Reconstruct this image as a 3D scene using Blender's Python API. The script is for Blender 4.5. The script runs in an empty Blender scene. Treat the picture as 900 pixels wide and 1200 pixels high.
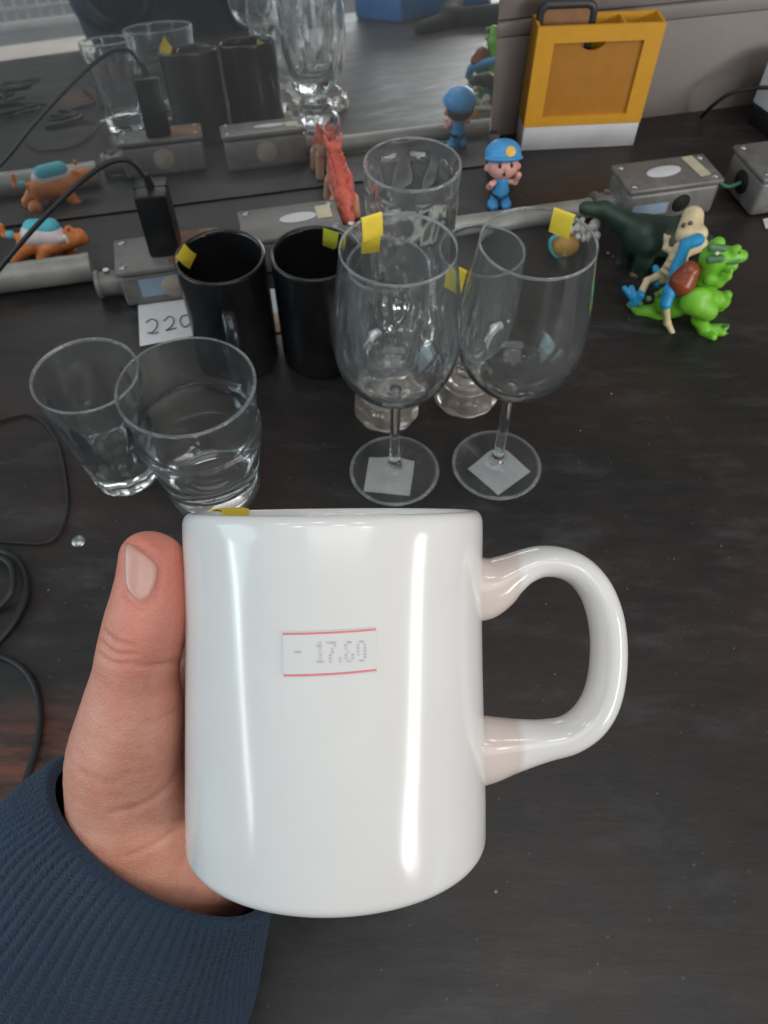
import bpy, bmesh, math, random
import numpy as np
import openvdb
from mathutils import Vector, Matrix

random.seed(7)
rng = np.random.default_rng(5)
PI = math.pi
scn = bpy.context.scene
COL = scn.collection

# ------------------------------------------------------------------ camera
CAMZ = 0.467
PITCH = math.radians(54.5)
cam_d = bpy.data.cameras.new('camera')
cam = bpy.data.objects.new('camera', cam_d)
COL.objects.link(cam)
cam.location = (0, 0, CAMZ)
cam.rotation_euler = (PI / 2 - PITCH, 0, 0)
cam_d.sensor_fit = 'VERTICAL'
cam_d.sensor_height = 36.0
cam_d.lens = 27.0
cam_d.clip_start = 0.01
cam_d.clip_end = 50
cam_d.dof.use_dof = True
cam_d.dof.focus_distance = 0.205
cam_d.dof.aperture_fstop = 38.0
scn.camera = cam

# ------------------------------------------------------------------ world and lamps
world = bpy.data.worlds.new('World')
scn.world = world
world.use_nodes = True
wbg = world.node_tree.nodes['Background']
wbg.inputs[0].default_value = (0.86, 0.93, 1.0, 1)
wbg.inputs[1].default_value = 0.20


def area(name, loc, target, sx, sy, power, col, up=None):
    ld = bpy.data.lights.new(name, 'AREA')
    ld.shape = 'RECTANGLE'
    ld.size, ld.size_y, ld.energy, ld.color = sx, sy, power, col
    o = bpy.data.objects.new(name, ld)
    COL.objects.link(o)
    z = (Vector(loc) - Vector(target)).normalized()
    x = Vector(up or (0, 0, 1)).cross(z).normalized()
    y = z.cross(x)
    o.matrix_world = Matrix(((x.x, y.x, z.x, loc[0]), (x.y, y.y, z.y, loc[1]), (x.z, y.z, z.z, loc[2]), (0, 0, 0, 1)))
    return o


for lx, ly, lw in ((-0.9, -0.5, 4.2), (0.25, -0.2, 4.2), (1.1, -0.8, 4.2), (-0.3, 0.5, 3.0), (0.7, 0.35, 3.0), (-1.3, 0.3, 3.0)):
    area('ceiling_lamp', (lx, ly, 2.4), (lx, ly + 0.01, 0), 0.26, 0.09, lw * 0.75, (1.0, 0.98, 0.95), (0, 1, 0))
area('overhead_softbox', (0.3, -0.95, 2.05), (0.3, -0.94, 0), 1.8, 1.1, 17, (1.0, 0.99, 0.97), (0, 1, 0))  # soft panel added overhead to brighten the glass rims and bowls
area('left_daylight', (-2.5, -0.1, 1.1), (0, 0.2, 0.1), 1.6, 1.2, 24, (0.66, 0.90, 1.0), (0, 0, 1))
area('long_window_light', (2.2, -1.12, 0.80), (0, 0.12, 0.25), 0.30, 1.75, 34, (1.0, 0.955, 0.90), (-0.16, -0.97, -0.17))
area('side_window_light', (-2.4, -0.95, 0.68), (0, 0.12, 0.25), 0.07, 1.3, 7, (0.84, 0.94, 1.0), (0, -1, 0.03))
area('back_fill_light', (2.0, -2.9, 0.72), (0.1, 0.7, 0.05), 3.0, 0.9, 44, (0.95, 0.98, 1.0), (0, 0, 1))  # unseen fill added behind the viewer to brighten the mirrored table

scn.view_settings.view_transform = 'Standard'
scn.view_settings.look = 'None'
scn.view_settings.gamma = 1
scn.view_settings.exposure = -0.22
scn.view_settings.use_curve_mapping = False
scn.render.engine = 'CYCLES'
scn.cycles.use_denoising = True
scn.cycles.max_bounces = 14
scn.cycles.transmission_bounces = 12
scn.cycles.glossy_bounces = 6
scn.cycles.diffuse_bounces = 3
scn.cycles.sample_clamp_indirect = 6


# ------------------------------------------------------------------ materials
def srgb(r, g, b):
    f = lambda c: (c / 255 / 12.92) if c / 255 <= 0.04045 else ((c / 255 + 0.055) / 1.055) ** 2.4
    return (f(r), f(g), f(b), 1)


class NT:
    def __init__(self, name):
        self.m = bpy.data.materials.new(name)
        self.m.use_nodes = True
        self.t = self.m.node_tree
        self.b = self.t.nodes['Principled BSDF']

    def n(self, typ, **kw):
        nd = self.t.nodes.new(typ)
        for k, v in kw.items():
            setattr(nd, k, v)
        return nd

    def l(self, a, b):
        self.t.links.new(a, b)

    def coord(self, scale=(1, 1, 1), rot=(0, 0, 0), loc=(0, 0, 0)):
        tc = self.n('ShaderNodeTexCoord')
        mp = self.n('ShaderNodeMapping')
        mp.inputs['Scale'].default_value = scale
        mp.inputs['Rotation'].default_value = rot
        mp.inputs['Location'].default_value = loc
        self.l(tc.outputs['Object'], mp.inputs[0])
        return mp.outputs[0]

    def noise(self, vec, scale, detail=4, rough=0.55):
        nd = self.n('ShaderNodeTexNoise')
        nd.inputs['Scale'].default_value = scale
        nd.inputs['Detail'].default_value = detail
        nd.inputs['Roughness'].default_value = rough
        if vec is not None:
            self.l(vec, nd.inputs['Vector'])
        return nd.outputs[0]

    def ramp(self, fac, stops):
        nd = self.n('ShaderNodeValToRGB')
        el = nd.color_ramp.elements
        while len(el) < len(stops):
            el.new(0.5)
        for e, (p, c) in zip(el, stops):
            e.position = p
            e.color = c if len(c) == 4 else (*c, 1)
        self.l(fac, nd.inputs[0])
        return nd.outputs[0]

    def mix(self, fac, a, b):
        nd = self.n('ShaderNodeMix', data_type='RGBA')
        for s, v in ((nd.inputs[0], fac), (nd.inputs[6], a), (nd.inputs[7], b)):
            if isinstance(v, (float, int)):
                s.default_value = v
            elif isinstance(v, tuple):
                s.default_value = v
            else:
                self.l(v, s)
        return nd.outputs[2]

    def math(self, op, a, b=None, clamp=False):
        nd = self.n('ShaderNodeMath', operation=op, use_clamp=clamp)
        for s, v in ((nd.inputs[0], a), (nd.inputs[1], b)):
            if v is None:
                continue
            if isinstance(v, (float, int)):
                s.default_value = v
            else:
                self.l(v, s)
        return nd.outputs[0]

    def bump(self, h, strength=0.2, dist=0.001):
        nd = self.n('ShaderNodeBump')
        nd.inputs['Strength'].default_value = strength
        nd.inputs['Distance'].default_value = dist
        self.l(h, nd.inputs['Height'])
        self.l(nd.outputs[0], self.b.inputs['Normal'])

    def set(self, **kw):
        for k, v in kw.items():
            s = self.b.inputs[k.replace('_', ' ')]
            if hasattr(v, 'links') or hasattr(v, 'is_linked'):
                self.l(v, s)
            else:
                s.default_value = v
        return self


def simple(name, col, rough=0.5, metal=0.0, var=0.12, scale=60, bump=0.0, spec=0.5, coat=0.0):
    m = NT(name)
    v = m.coord()
    n = m.noise(v, scale, 4)
    dark = tuple(c * (1 - var) for c in col[:3]) + (1,)
    lite = tuple(min(1, c * (1 + var)) for c in col[:3]) + (1,)
    m.set(Base_Color=m.ramp(n, [(0.3, dark), (0.7, lite)]), Roughness=rough, Metallic=metal)
    m.b.inputs['Specular IOR Level'].default_value = spec
    m.b.inputs['Coat Weight'].default_value = coat
    if bump:
        m.bump(m.noise(v, scale * 6, 3), bump, 0.0005)
    return m.m


def glass_mat(name, tint=(0.97, 0.99, 0.985, 1), rough=0.0, ior=1.47, dust_glow=0.018, dcol=(0.78, 0.82, 0.84, 1)):
    m = NT(name)
    m.set(Base_Color=tint, Roughness=rough, IOR=ior)
    m.b.inputs['Transmission Weight'].default_value = 1.0
    df = m.n('ShaderNodeBsdfDiffuse')
    df.inputs[0].default_value = dcol
    tl = m.n('ShaderNodeBsdfTranslucent')
    tl.inputs[0].default_value = dcol
    a = m.n('ShaderNodeMixShader')
    m.l(df.outputs[0], a.inputs[1])
    m.l(tl.outputs[0], a.inputs[2])
    mx = m.n('ShaderNodeMixShader')
    sm = m.noise(m.coord(), 60, 4, 0.65)
    m.l(m.ramp(sm, [(0.3, (dust_glow * 0.5,) * 3), (0.75, (dust_glow * 1.9,) * 3)]), mx.inputs[0])
    m.l(m.b.outputs[0], mx.inputs[1])
    m.l(a.outputs[0], mx.inputs[2])
    m.l(mx.outputs[0], m.t.nodes['Material Output'].inputs[0])
    return m.m


M = {}
M['glass'] = glass_mat('clear_glass')
M['glass_rim'] = glass_mat('lit_rim_glass', (0.97, 0.985, 0.985, 1), 0.02, 1.47, 0.21, (0.85, 0.88, 0.88, 1))  # whitened mix paints in the light that glass rims gather
M['glass_foot'] = glass_mat('lit_foot_glass', (0.95, 0.94, 0.92, 1), 0.05, 1.5, 0.20, (0.78, 0.68, 0.60, 1))  # beige mix paints in the inner reflections of the heavy feet
M['glass_cut'] = glass_mat('cut_glass', (0.96, 0.965, 0.96, 1), 0.01, 1.5, 0.04)
# table: black painted wood with streaky grain, faint scratches and a worn reddish patch
m = NT('black_painted_wood')
v = m.coord(scale=(2.2, 15, 15), rot=(0, 0, math.radians(-12)))
g = m.noise(v, 7, 8, 0.72)
v2 = m.coord(scale=(1, 1, 1))
blot = m.noise(v2, 5, 4, 0.6)
base = m.mix(m.ramp(g, [(0.35, (0, 0, 0)), (0.75, (1, 1, 1))]), (0.0115, 0.0112, 0.0112, 1), (0.0225, 0.0215, 0.0212, 1))
base = m.mix(m.ramp(blot, [(0.42, (0, 0, 0)), (0.68, (0.85, 0.85, 0.85))]), base, (0.036, 0.022, 0.018, 1))
scuff = m.noise(m.coord(scale=(1.2, 3.2, 1), rot=(0, 0, math.radians(-20))), 9, 7, 0.75)
base = m.mix(m.ramp(scuff, [(0.52, (0, 0, 0)), (0.70, (0.75, 0.75, 0.75))]), base, (0.052, 0.050, 0.050, 1))
v3 = m.coord(scale=(6, 160, 6), rot=(0, 0, math.radians(-9)))
scr = m.noise(v3, 4, 3, 0.7)
base = m.mix(m.ramp(scr, [(0.66, (0, 0, 0)), (0.78, (0.55, 0.55, 0.55))]), base, (0.09, 0.09, 0.09, 1))
speck = m.noise(v2, 330, 1, 0.4)
base = m.mix(m.ramp(speck, [(0.745, (0, 0, 0)), (0.78, (0.5, 0.5, 0.5))]), base, (0.13, 0.13, 0.13, 1))
# worn reddish bare wood near the left front
tc = m.n('ShaderNodeTexCoord')
vm = m.n('ShaderNodeVectorMath', operation='DISTANCE')
m.l(tc.outputs['Object'], vm.inputs[0])
WEAR = vm
dd = m.math('ADD', m.math('MULTIPLY', vm.outputs['Value'], 7.0), m.math('MULTIPLY', g, 0.55))
wear = m.ramp(dd, [(0.50, (0.95, 0.95, 0.95)), (0.78, (0, 0, 0))])
base = m.mix(wear, base, m.ramp(g, [(0.4, (0.035, 0.017, 0.013)), (0.66, (0.24, 0.07, 0.035))]))
m.set(Base_Color=base, Roughness=m.ramp(scuff, [(0.35, (0.36, 0.36, 0.36)), (0.65, (0.56, 0.56, 0.56))]))
m.b.inputs['Specular IOR Level'].default_value = 0.5
m.bump(g, 0.22, 0.0012)
M['table'] = m.m
# mirror, a little dusty
m = NT('dusty_mirror')
v = m.coord()
d = m.noise(v, 9, 5, 0.6)
m.set(Base_Color=m.ramp(d, [(0.3, (0.76, 0.78, 0.78)), (0.7, (0.84, 0.86, 0.86))]), Metallic=1.0,
      Roughness=m.ramp(d, [(0.3, (0.015, 0.015, 0.015)), (0.7, (0.035, 0.035, 0.035))]))
dd_ = m.n('ShaderNodeBsdfDiffuse')
dd_.inputs[0].default_value = (0.5, 0.5, 0.5, 1)
mx = m.n('ShaderNodeMixShader')
m.l(m.ramp(d, [(0.3, (0.05,) * 3), (0.75, (0.115,) * 3)]), mx.inputs[0])
m.l(m.b.outputs[0], mx.inputs[1])
m.l(dd_.outputs[0], mx.inputs[2])
m.l(mx.outputs[0], m.t.nodes['Material Output'].inputs[0])
M['mirror'] = m.m
M['mirror_back'] = simple('mirror_backing_board', (0.03, 0.032, 0.045), 0.6)
# wall: stained beige grey panelling
m = NT('stained_panel')
v = m.coord()
a = m.noise(v, 4, 6, 0.65)
b_ = m.noise(m.coord(scale=(1, 1, 0.35)), 14, 5, 0.7)
c = m.mix(m.ramp(a, [(0.3, (0, 0, 0)), (0.7, (1, 1, 1))]), (0.17, 0.142, 0.128, 1), (0.235, 0.205, 0.19, 1))
c = m.mix(m.ramp(b_, [(0.62, (0, 0, 0)), (0.8, (0.45, 0.45, 0.45))]), c, (0.085, 0.07, 0.062, 1))
m.set(Base_Color=c, Roughness=0.62)
m.bump(b_, 0.15, 0.001)
M['wall'] = m.m
# glazed white ceramic, with a pinkish tone at the handle joints
def ceramic(name, handle=False):
    m = NT(name)
    v = m.coord()
    n = m.noise(v, 35, 3)
    col = m.ramp(n, [(0.3, (0.775, 0.77, 0.755)), (0.7, (0.81, 0.805, 0.79))])
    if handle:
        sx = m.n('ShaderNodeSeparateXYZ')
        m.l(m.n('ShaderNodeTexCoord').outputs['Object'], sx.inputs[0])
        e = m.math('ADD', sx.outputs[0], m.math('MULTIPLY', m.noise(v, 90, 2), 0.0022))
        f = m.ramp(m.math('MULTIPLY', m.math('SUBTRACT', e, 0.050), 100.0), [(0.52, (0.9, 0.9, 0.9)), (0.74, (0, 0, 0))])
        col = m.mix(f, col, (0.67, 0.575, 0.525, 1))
    m.set(Base_Color=col, Roughness=0.145)
    m.b.inputs['Specular IOR Level'].default_value = 0.55
    m.b.inputs['Subsurface Weight'].default_value = 0.05
    m.b.inputs['Subsurface Radius'].default_value = (0.003, 0.003, 0.003)
    m.bump(m.noise(m.coord(scale=(1, 1, 0.35)), 24, 2), 0.10, 0.0008)
    return m.m


M['ceramic'] = ceramic('white_glazed_ceramic')
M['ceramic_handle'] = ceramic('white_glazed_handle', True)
M['sticker'] = simple('pale_label_paper', (0.765, 0.762, 0.75, 1), 0.15, var=0.01)
M['red_ink'] = simple('faded_red_ink', (0.78, 0.24, 0.26, 1), 0.5, var=0.08, scale=900)
M['grey_ink'] = simple('faded_grey_ink', (0.56, 0.56, 0.58, 1), 0.5, var=0.2, scale=700)
M['pencil'] = simple('dark_pen_ink', (0.07, 0.07, 0.08, 1), 0.6, var=0.3, scale=500)
M['yellow_tag'] = simple('yellow_sticky_paper', (0.83, 0.62, 0.05, 1), 0.55, var=0.05)
M['lime_tag'] = simple('lime_sticky_paper', (0.66, 0.67, 0.055, 1), 0.55, var=0.05)
M['paper'] = simple('white_paper', (0.62, 0.62, 0.63, 1), 0.7, var=0.05, scale=120)
M['label_paper'] = simple('foot_label_paper', (0.66, 0.66, 0.67, 1), 0.7, var=0.06, scale=160)
M['peach_paper'] = simple('peach_paper', (0.55, 0.36, 0.26, 1), 0.7)
M['blue_tape'] = simple('pale_blue_tape', (0.27, 0.36, 0.46, 1), 0.5)
M['cream_tape'] = simple('cream_masking_tape', (0.55, 0.49, 0.34, 1), 0.6)
M['black_ceramic'] = simple('black_glazed_ceramic', (0.010, 0.010, 0.0115, 1), 0.24, var=0.2)
M['black_plastic'] = simple('black_plastic', (0.010, 0.010, 0.011, 1), 0.38, bump=0.1, scale=90)
M['black_rubber'] = simple('black_cable_rubber', (0.012, 0.012, 0.013, 1), 0.5)
m = NT('cast_aluminium')
v = m.coord()
n = m.noise(v, 45, 5, 0.65)
m.set(Base_Color=m.ramp(n, [(0.3, (0.135, 0.13, 0.12)), (0.7, (0.235, 0.225, 0.215))]), Metallic=0.25,
      Roughness=m.ramp(n, [(0.3, (0.36, 0.36, 0.36)), (0.7, (0.55, 0.55, 0.55))]))
m.bump(m.noise(v, 260, 3), 0.15, 0.0006)
M['alu'] = m.m
M['alu_worn'] = simple('worn_tan_metal', (0.36, 0.30, 0.25, 1), 0.55, metal=0.0, var=0.2, scale=70)
M['rust'] = simple('rusty_lid_metal', (0.23, 0.125, 0.075, 1), 0.6, metal=0.25, var=0.35, scale=60)
M['pipe'] = simple('galvanised_pipe', (0.30, 0.295, 0.27, 1), 0.45, metal=0.3, var=0.2, scale=40, bump=0.08)
M['screw'] = simple('bright_screw', (0.42, 0.42, 0.42, 1), 0.35, metal=0.9)
M['hole'] = simple('dark_opening', (0.006, 0.006, 0.006, 1), 0.8)
M['green_wire'] = simple('green_wire_sheath', (0.05, 0.20, 0.12, 1), 0.45)
M['yellow_plastic'] = simple('yellow_orange_plastic', (0.62, 0.30, 0.022, 1), 0.45, var=0.05, bump=0.05)
M['amber_plastic'] = simple('amber_recess_plastic', (0.40, 0.165, 0.018, 1), 0.5, var=0.06)
M['white_plastic'] = simple('white_plastic', (0.62, 0.61, 0.63, 1), 0.5, var=0.04)
M['dark_frame'] = simple('charcoal_plastic', (0.03, 0.031, 0.033, 1), 0.45)
M['brown_panel'] = simple('brown_card', (0.26, 0.13, 0.06, 1), 0.6, var=0.15)
M['toy_blue'] = simple('sky_blue_vinyl', (0.055, 0.30, 0.62, 1), 0.42, var=0.06)
M['toy_skin'] = simple('pink_vinyl', (0.72, 0.36, 0.31, 1), 0.48, var=0.06)
M['toy_black'] = simple('black_vinyl', (0.012, 0.012, 0.016, 1), 0.4)
M['toy_hair'] = simple('dark_brown_vinyl', (0.035, 0.02, 0.018, 1), 0.5)
M['toy_gold'] = simple('gold_paint', (0.75, 0.46, 0.07, 1), 0.4)
M['toy_orange'] = simple('orange_vinyl', (0.60, 0.185, 0.045, 1), 0.5, var=0.25, scale=90)
M['toy_pale'] = simple('pale_lilac_vinyl', (0.62, 0.52, 0.52, 1), 0.5, var=0.12)
M['toy_cyan'] = simple('turquoise_vinyl', (0.08, 0.42, 0.50, 1), 0.48, var=0.1)
M['toy_red'] = simple('brick_red_vinyl', (0.52, 0.10, 0.065, 1), 0.5, var=0.3, scale=140)
M['toy_tan'] = simple('tan_vinyl', (0.50, 0.27, 0.17, 1), 0.5, var=0.2)
M['toy_dkgreen'] = simple('dark_green_vinyl', (0.018, 0.042, 0.030, 1), 0.5, var=0.3, scale=50, bump=0.2)
M['toy_brown'] = simple('brown_vinyl', (0.13, 0.08, 0.06, 1), 0.5)
M['toy_lime'] = simple('lime_green_vinyl', (0.19, 0.54, 0.035, 1), 0.42, var=0.1, scale=50)
M['toy_lime_dark'] = simple('grey_green_vinyl', (0.10, 0.22, 0.09, 1), 0.45)
M['toy_saddle'] = simple('red_brown_vinyl', (0.27, 0.06, 0.022, 1), 0.3, var=0.15)
M['toy_cream'] = simple('cream_bone_vinyl', (0.68, 0.56, 0.34, 1), 0.5, var=0.15, scale=120)
M['toy_bright_blue'] = simple('bright_blue_vinyl', (0.02, 0.30, 0.60, 1), 0.42, var=0.1)
M['toy_white'] = simple('bone_white_vinyl', (0.72, 0.69, 0.64, 1), 0.5, var=0.1)
M['toy_amber'] = simple('amber_gold_vinyl', (0.50, 0.28, 0.06, 1), 0.4, var=0.2)
M['crumb'] = simple('grey_crumb', (0.30, 0.30, 0.30, 1), 0.8, var=0.3, scale=300)
M['floor'] = simple('pale_floor_tile', (0.33, 0.30, 0.28, 1), 0.4, var=0.12, scale=6)
M['bench'] = simple('pale_bench_paint', (0.62, 0.55, 0.50, 1), 0.5, var=0.12, scale=10)
M['wire_white'] = simple('white_coated_wire', (0.6, 0.6, 0.6, 1), 0.4)
M['blue_box'] = simple('blue_crate_plastic', (0.045, 0.28, 0.72, 1), 0.45)
M['dark_cloth'] = simple('charcoal_cloth', (0.014, 0.015, 0.018, 1), 0.8, bump=0.4)
# skin
m = NT('tan_skin')
v = m.coord()
n1 = m.noise(v, 55, 5, 0.6)
n2 = m.noise(v, 420, 4, 0.6)
skin = m.mix(m.ramp(n1, [(0.35, (0, 0, 0)), (0.68, (1, 1, 1))]), (0.65, 0.29, 0.205, 1), (0.76, 0.38, 0.285, 1))
vm = m.n('ShaderNodeVectorMath', operation='DISTANCE')
m.l(m.n('ShaderNodeTexCoord').outputs['Object'], vm.inputs[0])
SKIN_TIP = vm
tip = m.ramp(m.math('ADD', m.math('MULTIPLY', vm.outputs['Value'], 14.0), m.math('MULTIPLY', n1, 0.25)), [(0.25, (0.85, 0.85, 0.85)), (0.78, (0, 0, 0))])
vein = m.noise(m.coord(), 140, 6, 0.7)
skin = m.mix(m.ramp(vein, [(0.50, (0, 0, 0)), (0.72, (0.55, 0.55, 0.55))]), skin, (0.58, 0.215, 0.155, 1))
skin = m.mix(m.ramp(m.noise(m.coord(scale=(1, 1, 1)), 26, 3, 0.5), [(0.48, (0, 0, 0)), (0.70, (0.4, 0.4, 0.4))]), skin, (0.76, 0.42, 0.28, 1))
skin = m.mix(tip, skin, (0.70, 0.225, 0.17, 1))
m.set(Base_Color=skin, Roughness=m.ramp(n2, [(0.3, (0.40, 0.40, 0.40)), (0.7, (0.56, 0.56, 0.56))]))
m.b.inputs['Subsurface Weight'].default_value = 0.25
m.b.inputs['Subsurface Radius'].default_value = (0.004, 0.0016, 0.0009)
m.b.inputs['Subsurface Scale'].default_value = 1.0
vv = m.n('ShaderNodeTexVoronoi')
vv.feature = 'DISTANCE_TO_EDGE'
vv.inputs['Scale'].default_value = 620
m.l(m.coord(scale=(1, 1, 1)), vv.inputs['Vector'])
m.bump(m.math('ADD', m.math('MINIMUM', m.math('MULTIPLY', vv.outputs['Distance'], 3.0), 0.6), m.math('MULTIPLY', n2, 0.6)), 0.32, 0.0005)
M['skin'] = m.m
m = NT('thumbnail_keratin')
n = m.noise(m.coord(), 120, 3)
m.set(Base_Color=m.ramp(n, [(0.3, (0.66, 0.34, 0.285)), (0.7, (0.72, 0.41, 0.35))]), Roughness=0.30)
m.b.inputs['Subsurface Weight'].default_value = 0.2
m.b.inputs['Subsurface Radius'].default_value = (0.003, 0.0015, 0.001)
M['nail'] = m.m
# navy knit
m = NT('navy_knit')
v = m.coord()
n = m.noise(v, 600, 3, 0.7)
n2 = m.noise(v, 14, 4, 0.6)
c = m.mix(m.ramp(n2, [(0.3, (0, 0, 0)), (0.7, (1, 1, 1))]), (0.0082, 0.0240, 0.052, 1), (0.0135, 0.037, 0.075, 1))
m.set(Base_Color=c, Roughness=0.85)
m.b.inputs['Sheen Weight'].default_value = 0.08
m.b.inputs['Sheen Roughness'].default_value = 0.5
kn = m.n('ShaderNodeTexVoronoi')
kn.inputs['Scale'].default_value = 780
m.l(v, kn.inputs['Vector'])
m.bump(m.math('ADD', m.math('MULTIPLY', kn.outputs['Distance'], 0.9), n), 0.75, 0.0009)
M['navy'] = m.m


# ------------------------------------------------------------------ object helpers
def tag(o, label=None, cat=None, group=None, kind=None):
    if label: o['label'] = label
    if cat: o['category'] = cat
    if group: o['group'] = group
    if kind: o['kind'] = kind
    return o


def empty(name, loc, label=None, cat=None, group=None, rz=0.0):
    o = bpy.data.objects.new(name, None)
    COL.objects.link(o)
    o.empty_display_size = 0.01
    o.matrix_world = Matrix.Translation(loc) @ Matrix.Rotation(rz, 4, 'Z')
    return tag(o, label, cat, group)


def mesh_obj(name, verts, faces, mat, parent=None, smooth=True, world=False, sharp=None, wind=0):
    """One mesh object; world=True means verts are in world space and are moved into the parent's space."""
    me = bpy.data.meshes.new(name)
    if world and parent is not None:
        inv = chain_matrix(parent).inverted()
        verts = [inv @ Vector(p) for p in verts]
    me.from_pydata([tuple(map(float, p)) for p in verts], [], [tuple(map(int, f)) for f in faces])
    me.validate()
    if wind == 0:
        bm = bmesh.new()
        bm.from_mesh(me)
        bmesh.ops.recalc_face_normals(bm, faces=bm.faces)
        bm.to_mesh(me)
        bm.free()
    elif wind < 0:                             # open glass pieces keep (or flip) the winding of their profile
        me.flip_normals()
    if mat is not None:
        me.materials.append(mat)
    if smooth:
        me.polygons.foreach_set('use_smooth', [True] * len(me.polygons))
        if sharp:
            me.set_sharp_from_angle(angle=math.radians(sharp))
    o = bpy.data.objects.new(name, me)
    COL.objects.link(o)
    if parent is not None:
        o.parent = parent
    return o


def chain_matrix(o):
    mm = o.matrix_basis.copy()
    p = o.parent
    while p is not None:
        mm = p.matrix_basis @ mm
        p = p.parent
    return mm


def bm_obj(name, bm, mat, parent=None, smooth=False, sharp=None):
    me = bpy.data.meshes.new(name)
    bmesh.ops.recalc_face_normals(bm, faces=bm.faces)
    bm.to_mesh(me)
    bm.free()
    me.materials.append(mat)
    if smooth:
        me.polygons.foreach_set('use_smooth', [True] * len(me.polygons))
        me.set_sharp_from_angle(angle=math.radians(sharp or 40))
    o = bpy.data.objects.new(name, me)
    COL.objects.link(o)
    if parent is not None:
        o.parent = parent
    return o


def add_box(bm, x0, x1, y0, y1, z0, z1, bev=0.0, seg=2):
    r = bmesh.ops.create_cube(bm, size=1)
    vs = r['verts']
    for q in vs:
        q.co = Vector(((x0 + x1) / 2 + q.co.x * (x1 - x0), (y0 + y1) / 2 + q.co.y * (y1 - y0), (z0 + z1) / 2 + q.co.z * (z1 - z0)))
    if bev:
        es = list({e for q in vs for e in q.link_edges})
        bmesh.ops.bevel(bm, geom=es, offset=bev, segments=seg, profile=0.5, affect='EDGES')


def box(name, x0, x1, y0, y1, z0, z1, mat, parent=None, bev=0.0, seg=2):
    bm = bmesh.new()
    add_box(bm, x0, x1, y0, y1, z0, z1, bev, seg)
    return bm_obj(name, bm, mat, parent, smooth=bev > 0, sharp=40)


def spline(pts, n=8, closed=False):
    """Catmull-Rom through tuples of any length."""
    P = [np.array(p, float) for p in pts]
    out = []
    N = len(P)
    rngs = range(N) if closed else range(N - 1)
    for i in rngs:
        p0 = P[(i - 1) % N] if closed or i > 0 else 2 * P[0] - P[1]
        p1, p2 = P[i], P[(i + 1) % N]
        p3 = P[(i + 2) % N] if closed or i + 2 < N else 2 * P[-1] - P[-2]
        for k in range(n):
            t = k / n
            out.append(0.5 * (2 * p1 + (p2 - p0) * t + (2 * p0 - 5 * p1 + 4 * p2 - p3) * t * t + (3 * p1 - p0 - 3 * p2 + p3) * t ** 3))
    if not closed:
        out.append(P[-1])
    return out


def lathe(profile, seg=64, rfun=None, closed=False):
    """Profile of (r, z); r<1e-6 is a pole. rfun(r, z, theta, i) may modulate the radius."""
    V, F, rings = [], [], []
    for i, (r, z) in enumerate(profile):
        if r < 1e-6:
            rings.append([len(V)])
            V.append((0, 0, z))
        else:
            ring = []
            for k in range(seg):
                t = 2 * PI * k / seg
                rr = rfun(r, z, t, i) if rfun else r
                ring.append(len(V))
                V.append((rr * math.cos(t), rr * math.sin(t), z))
            rings.append(ring)
    pairs = list(zip(rings, rings[1:])) + ([(rings[-1], rings[0])] if closed else [])
    for a, b in pairs:
        if len(a) == 1 and len(b) == 1:
            continue
        for k in range(seg):
            k2 = (k + 1) % seg
            if len(a) == 1:
                F.append((a[0], b[k2], b[k]))
            elif len(b) == 1:
                F.append((a[k], a[k2], b[0]))
            else:
                F.append((a[k], a[k2], b[k2], b[k]))
    return V, F


def sweep(path, radii, seg=12, flat=None, refup=None, caps=True):
    """Tube along path; radii a number or list; flat = (width scale, thickness scale)."""
    P = [Vector(p) for p in path]
    n = len(P)
    if isinstance(radii, (int, float)):
        radii = [radii] * n
    V, F = [], []
    up = Vector(refup or (0, 0, 1))
    T0 = (P[1] - P[0]).normalized()
    if abs(T0.dot(up)) > 0.95 and not refup:
        up = Vector((1, 0, 0))
    nrm = (up - T0 * up.dot(T0)).normalized()
    for i in range(n):
        T = (P[min(i + 1, n - 1)] - P[max(i - 1, 0)]).normalized()
        nrm = (nrm - T * nrm.dot(T)).normalized()
        bn = T.cross(nrm)
        r = radii[i]
        ra, rb = r if isinstance(r, (tuple, list)) else (r, r)
        for k in range(seg):
            t = 2 * PI * k / seg
            V.append(tuple(P[i] + nrm * (ra * math.cos(t)) + bn * (rb * math.sin(t))))
    for i in range(n - 1):
        for k in range(seg):
            k2 = (k + 1) % seg
            F.append((i * seg + k, i * seg + k2, (i + 1) * seg + k2, (i + 1) * seg + k))
    if caps:
        F.append(tuple(range(seg)))
        F.append(tuple((n - 1) * seg + k for k in range(seg)))
    return V, F


def tube(name, path, r, mat, parent=None, seg=10, world=False, n=8):
    pts = spline(path, n) if n else path
    V, F = sweep(pts, r, seg)
    return mesh_obj(name, V, F, mat, parent, world=world, sharp=50)


def strip(name, pts_a, pts_b, mat, parent=None, world=False, thick=0.0003, normal=None):
    """Ribbon between two polylines, given a thickness along the local normal."""
    A, B = [Vector(p) for p in pts_a], [Vector(p) for p in pts_b]
    n = len(A)
    V, F = [], []
    nr = []
    for i in range(n):
        t = (A[min(i + 1, n - 1)] - A[max(i - 1, 0)])
        nn = t.cross(B[i] - A[i]).normalized()
        nr.append(nn)
    for s in (0, 1):
        for i in range(n):
            V.append(A[i] + nr[i] * thick * s)
            V.append(B[i] + nr[i] * thick * s)
    o = 2 * n
    for i in range(n - 1):
        a = 2 * i
        F.append((a, a + 1, a + 3, a + 2))
        F.append((o + a, o + a + 2, o + a + 3, o + a + 1))
        F.append((a, a + 2, o + a + 2, o + a))
        F.append((a + 1, o + a + 1, o + a + 3, a + 3))
    F.append((0, o, o + 1, 1))
    e = 2 * n - 2
    F.append((e, e + 1, o + e + 1, o + e))
    return mesh_obj(name, V, F, mat, parent, smooth=True, world=world, sharp=40)


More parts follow.
